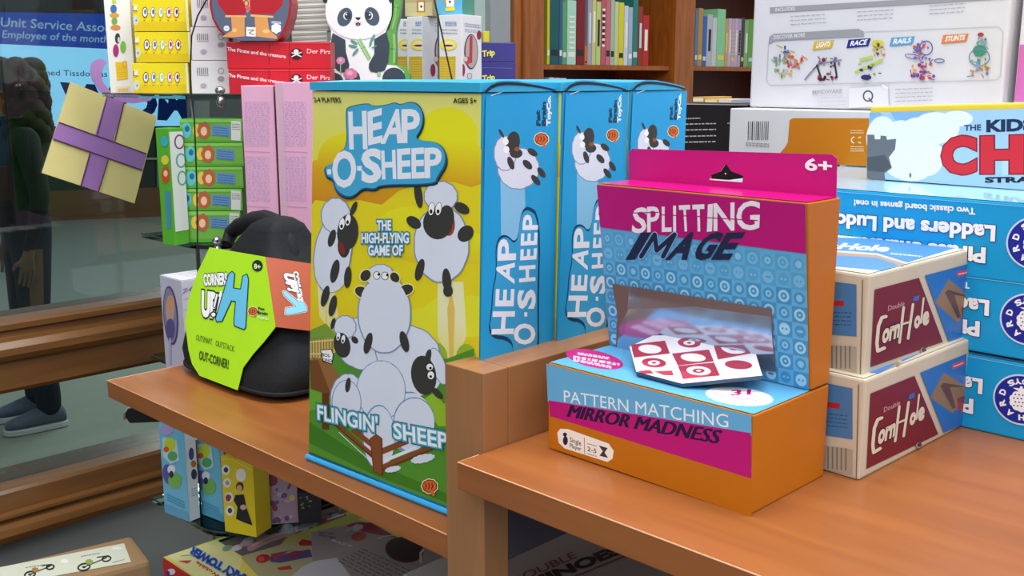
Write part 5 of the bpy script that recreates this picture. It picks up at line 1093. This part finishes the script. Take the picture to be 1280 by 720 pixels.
m.tube([L3(-.012, .116, 1.58), L3(.012, .116, 1.58)], .002, PM('1E2E70', .3), 6); m.build('glasses', person, smooth=True)
m = MB(); m.ball(L3(0, .108, 1.508), (.022, .006, .006), PM('7A3A38', .6), 10, rt_); m.build('mouth', person, smooth=True)
for s in (-1, 1):
    m = MB(); rings = []
    for t, w, h in ((-.075, .022, .035), (-.06, .036, .055), (-.02, .040, .062), (.04, .043, .055), (.10, .046, .042), (.15, .042, .032), (.18, .026, .024), (.188, .008, .016)):
        rings.append([L3(s * .112 + w * math.cos(q), t, max(.022, .022 + h * (1 + math.sin(q)) / 1.15 * .9)) for q in [2 * math.pi * k / 16 for k in range(16)]])
    m.loft(rings, PM('5A6478', .7)); 
    sh = m.build('sneaker', person, smooth=True)
    m = MB(); b0 = [(.024, -.08), (.036, -.055), (.041, 0), (.047, .06), (.050, .11), (.045, .155), (.028, .188), (0, .197)]
    out = [L3(s * .112 + x, t, .001) for x, t in b0] + [L3(s * .112 - x, t, .001) for x, t in b0[::-1][1:]]
    m.prism(out, (0, 0, .026), PM('C8CCD4', .6), .003); m.build('shoe_sole', sh)

# ------------------------------------------------------------------ bookcase with books
XB = -2.3; xi = XB - .03
def yb_(px, x=XB, py=60): return onp((px, py), (x, 0, 0), (1, 0, 0)).y
zsh = onp((760, 81.5), (XB, 0, 0), (1, 0, 0)).z; zsb = onp((760, 87.5), (XB, 0, 0), (1, 0, 0)).z
case_ = thing('bookcase', 'tall brown wooden bookcase with two visible bays of books', 'bookcase', frame_at((XB, yb_(643), 0)))
y1, y2, y3, y4 = yb_(643), yb_(680), yb_(844), yb_(868); zlow = 1.36; ztop = 2.02; y5 = y4 + .95
MB().box((XB - .30, y1, 0), (XB - .02, y1 + .04, 2.1), W_CASE, .002).build('side_panel', case_)
m = MB(); m.box((XB - .0195, y1, 0), (XB, y2, 2.1), W_CASE, .003); m.tube([V((XB + .001, (y1 + y2) / 2 - .02, .01)), V((XB + .001, (y1 + y2) / 2 - .02, 2.09))], .016, W_CASE, 12); m.build('stile', case_, smooth=True)
MB().box((XB - .28, y3, 0), (XB, y4, 2.1), W_CASE, .003).build('stile', case_)
MB().box((XB - .28, y5, 0), (XB, y5 + .05, 2.1), W_CASE, .003).build('stile', case_)
MB().box((XB - .30, y1 + .0405, .02), (XB - .2805, y5 + .05, 2.1), W_DARK, .001).build('back_panel', case_)
for ya, yb2 in ((y2 - .06, y3 - .001), (y4 + .001, y5 - .001)):
    for z in (zsb, zlow - (zsh - zsb), 1.0, ztop):
        MB().box((XB - .28, ya if ya > y2 else y1 + .041, z), (XB - (.021 if ya < y2 else .004), yb2, z + zsh - zsb), W_CASE, .001).build('shelf_board', case_)
MB().box((XB - .022, y1, 2.101), (XB + .02, y5 + .05, 2.16), W_CASE, .004).build('cornice', case_)
books = [(684, 687.3, -12, 'C9C13A', 'yellow-green'), (687.8, 698.8, -14, '1F5A5C', 'wide dark teal'), (699.2, 702.6, -10, '3A5A8A', 'thin slate blue'), (703, 708.4, 3, '5AA06A', 'green, slightly shorter'), (709, 720, 0, 'A9D8C4', 'mint white with dashes'), (720.5, 730.6, -16, '7E1C22', 'wide dark red'),
         (731, 734.2, 58, 'C8702A', 'very short orange'), (734.6, 739.6, -10, 'A8A0B4', 'pale lavender'), (740, 744.8, -12, 'C8C48A', 'khaki'), (745.3, 750.8, 2, 'B9CF7A', 'light green'), (751.3, 756.8, -12, 'B85A6A', 'pink-red with cream dashes'), (757.3, 762.8, -12, 'C86A7A', 'rose'),
         (763.3, 767.8, -8, 'A8BCA0', 'grey green'), (768.3, 772.8, 2, 'C4CCA0', 'cream green'), (773.3, 779.5, 3, 'D8CC2A', 'bright yellow'), (780, 784.9, 7, 'C8D4DC', 'white blue'), (785.3, 790.4, 9, 'A0B4CC', 'powder blue'), (790.8, 797, -4, '2F7A74', 'tall teal'), (797.5, 803, 8, '8E3C26', 'brown-red'), (803.5, 811, 19, 'B82A2C', 'bright red, the last in its row')]
books2 = [(868.6, 872, 12, '5A7AA0', 'steel blue, first in its row'), (872.4, 877.9, 10, 'B08A4A', 'tan'), (878.3, 883, 20, '3E66B0', 'strong blue'), (883.5, 889.9, 18, 'B8BCC0', 'light grey'), (890.3, 895.5, 22, 'C8CCD0', 'off-white'), (896, 905.9, 11, '8CCF9C', 'wide pale green'), (906.3, 909.9, 24, 'C8A06A', 'sand'),
          (910.3, 913.9, 23, 'C8B4C8', 'lilac, nearest the sand one'), (914.3, 917.9, 23.5, 'BCA8C4', 'lilac, second of four'), (918.3, 921.9, 23.2, 'C4B0CC', 'lilac, third of four'), (922.3, 926, 23.6, 'B8A4BC', 'lilac, fourth of four'), (926.5, 930, 22, '4A4048', 'dark grey'), (930.5, 934.9, 25, '8AB07A', 'sage green'), (935.3, 943, 24, '6AA84A', 'grass green, partly behind the white box')]
rnd = random.Random(5)
for L_, grp, side_ in ((books, 'books in the left bay of the bookcase', 'left bay of the bookcase'), (books2, 'books in the right bay of the bookcase', 'right bay of the bookcase')):
    for l, r, t, c, nm in L_:
        ya, yb2 = yb_(l, xi), yb_(r, xi); A = V((xi, ya, zsh + .0005)); h = onp((l, t), A, (1, 0, 0)).z - zsh
        b = Bx(A, (0, 1, 0), yb2 - ya - .0006, .16 + rnd.uniform(-.02, .02), h); m = b.body(PM(c, .5), .0012); a = b.art(m, 'front', .0006, .0003)
        k = rnd.random(); c2 = rnd.choice(['F0EAD8', '2A2A30', 'E8D060', 'C8D8E0'])
        a.rpoly([(.25, .3), (.75, .3), (.75, .72), (.25, .72)] if k < .35 else ([(.1, .12), (.9, .12), (.9, .2), (.1, .2)]), c2)
        if 'dash' in nm or 'lilac' in nm:
            for q in range(7): a.rpoly([(.18, .25 + q * .08), (.82, .25 + q * .08), (.82, .28 + q * .08), (.18, .28 + q * .08)], c2 if k > .3 else 'F0EAD8'); a.e -= .0003
        o = m.build('book', frame=b.frame()); tag(o, nm.split(',')[0] + ' book spine in the ' + side_ + (', ' + nm.split(',')[1].strip() if ',' in nm else ''), 'book', grp)
for k, (l, r) in enumerate(((687, 693.5), (694, 700.5), (701, 708.5))):
    ya, yb2 = yb_(l, xi), yb_(r, xi); A = V((xi, ya, zlow + .0005)); b = Bx(A, (0, 1, 0), yb2 - ya - .001, .15, onp((l, 97 + .4 * k), A, (1, 0, 0)).z - zlow)
    m = b.body(PM('D6D2D4', .5), .001); a = b.art(m, 'front', .0006, .0003); a.rpoly([(.2, .5), (.8, .5), (.8, .6), (.2, .6)], '8A7A9A'); o = m.build('book', frame=b.frame()); tag(o, ('left', 'middle', 'right')[k] + ' of three white books just above the sheep carton lids', 'book', 'white books on the lower bookcase shelf')

# ------------------------------------------------------------------ light
def area(name, loc, look, sx, sy, e, c=(1, 1, 1)):
    d = bpy.data.lights.new(name, 'AREA'); d.shape = 'RECTANGLE'; d.size = sx; d.size_y = sy; d.energy = e; d.color = c
    o = bpy.data.objects.new(name, d); COL.objects.link(o); o.location = loc; o.rotation_euler = (V(look) - V(loc)).to_track_quat('-Z', 'Y').to_euler(); return o
area('ceiling_panel', (.5, -.9, 2.9), (-.4, .6, 1.4), 1.2, 1.2, 25, (1, .985, .97))
area('ceiling_panel', (-.5, .55, 3.0), (-.55, .6, 1.2), 1.3, .7, 34, (1, .985, .97))
area('ceiling_panel', (.9, 1.0, 3.0), (.2, .9, 1.2), 1.2, .6, 15, (1, .985, .97))
area('ceiling_panel', (-1.2, 2.8, 2.9), (-1.6, 2.9, 1), 1.2, .6, 16, (1, .97, .93))
area('hall_panel', (-5, 3.2, 3.0), (-5, 3.2, 0), 2.0, 1.0, 110, (1, 1, .97))
area('hall_panel', (-8.5, 6.5, 3.0), (-8.5, 6.5, 0), 2.0, 1.0, 90, (1, 1, .97))
w = bpy.data.worlds.new('world'); scene.world = w; w.use_nodes = True; bg = w.node_tree.nodes['Background']; bg.inputs[0].default_value = (.82, .88, .96, 1); bg.inputs[1].default_value = .57
vs_ = scene.view_settings; vs_.view_transform = 'Standard'; vs_.look = 'None'; vs_.exposure = 0.0; vs_.gamma = 1.0; vs_.use_curve_mapping = False
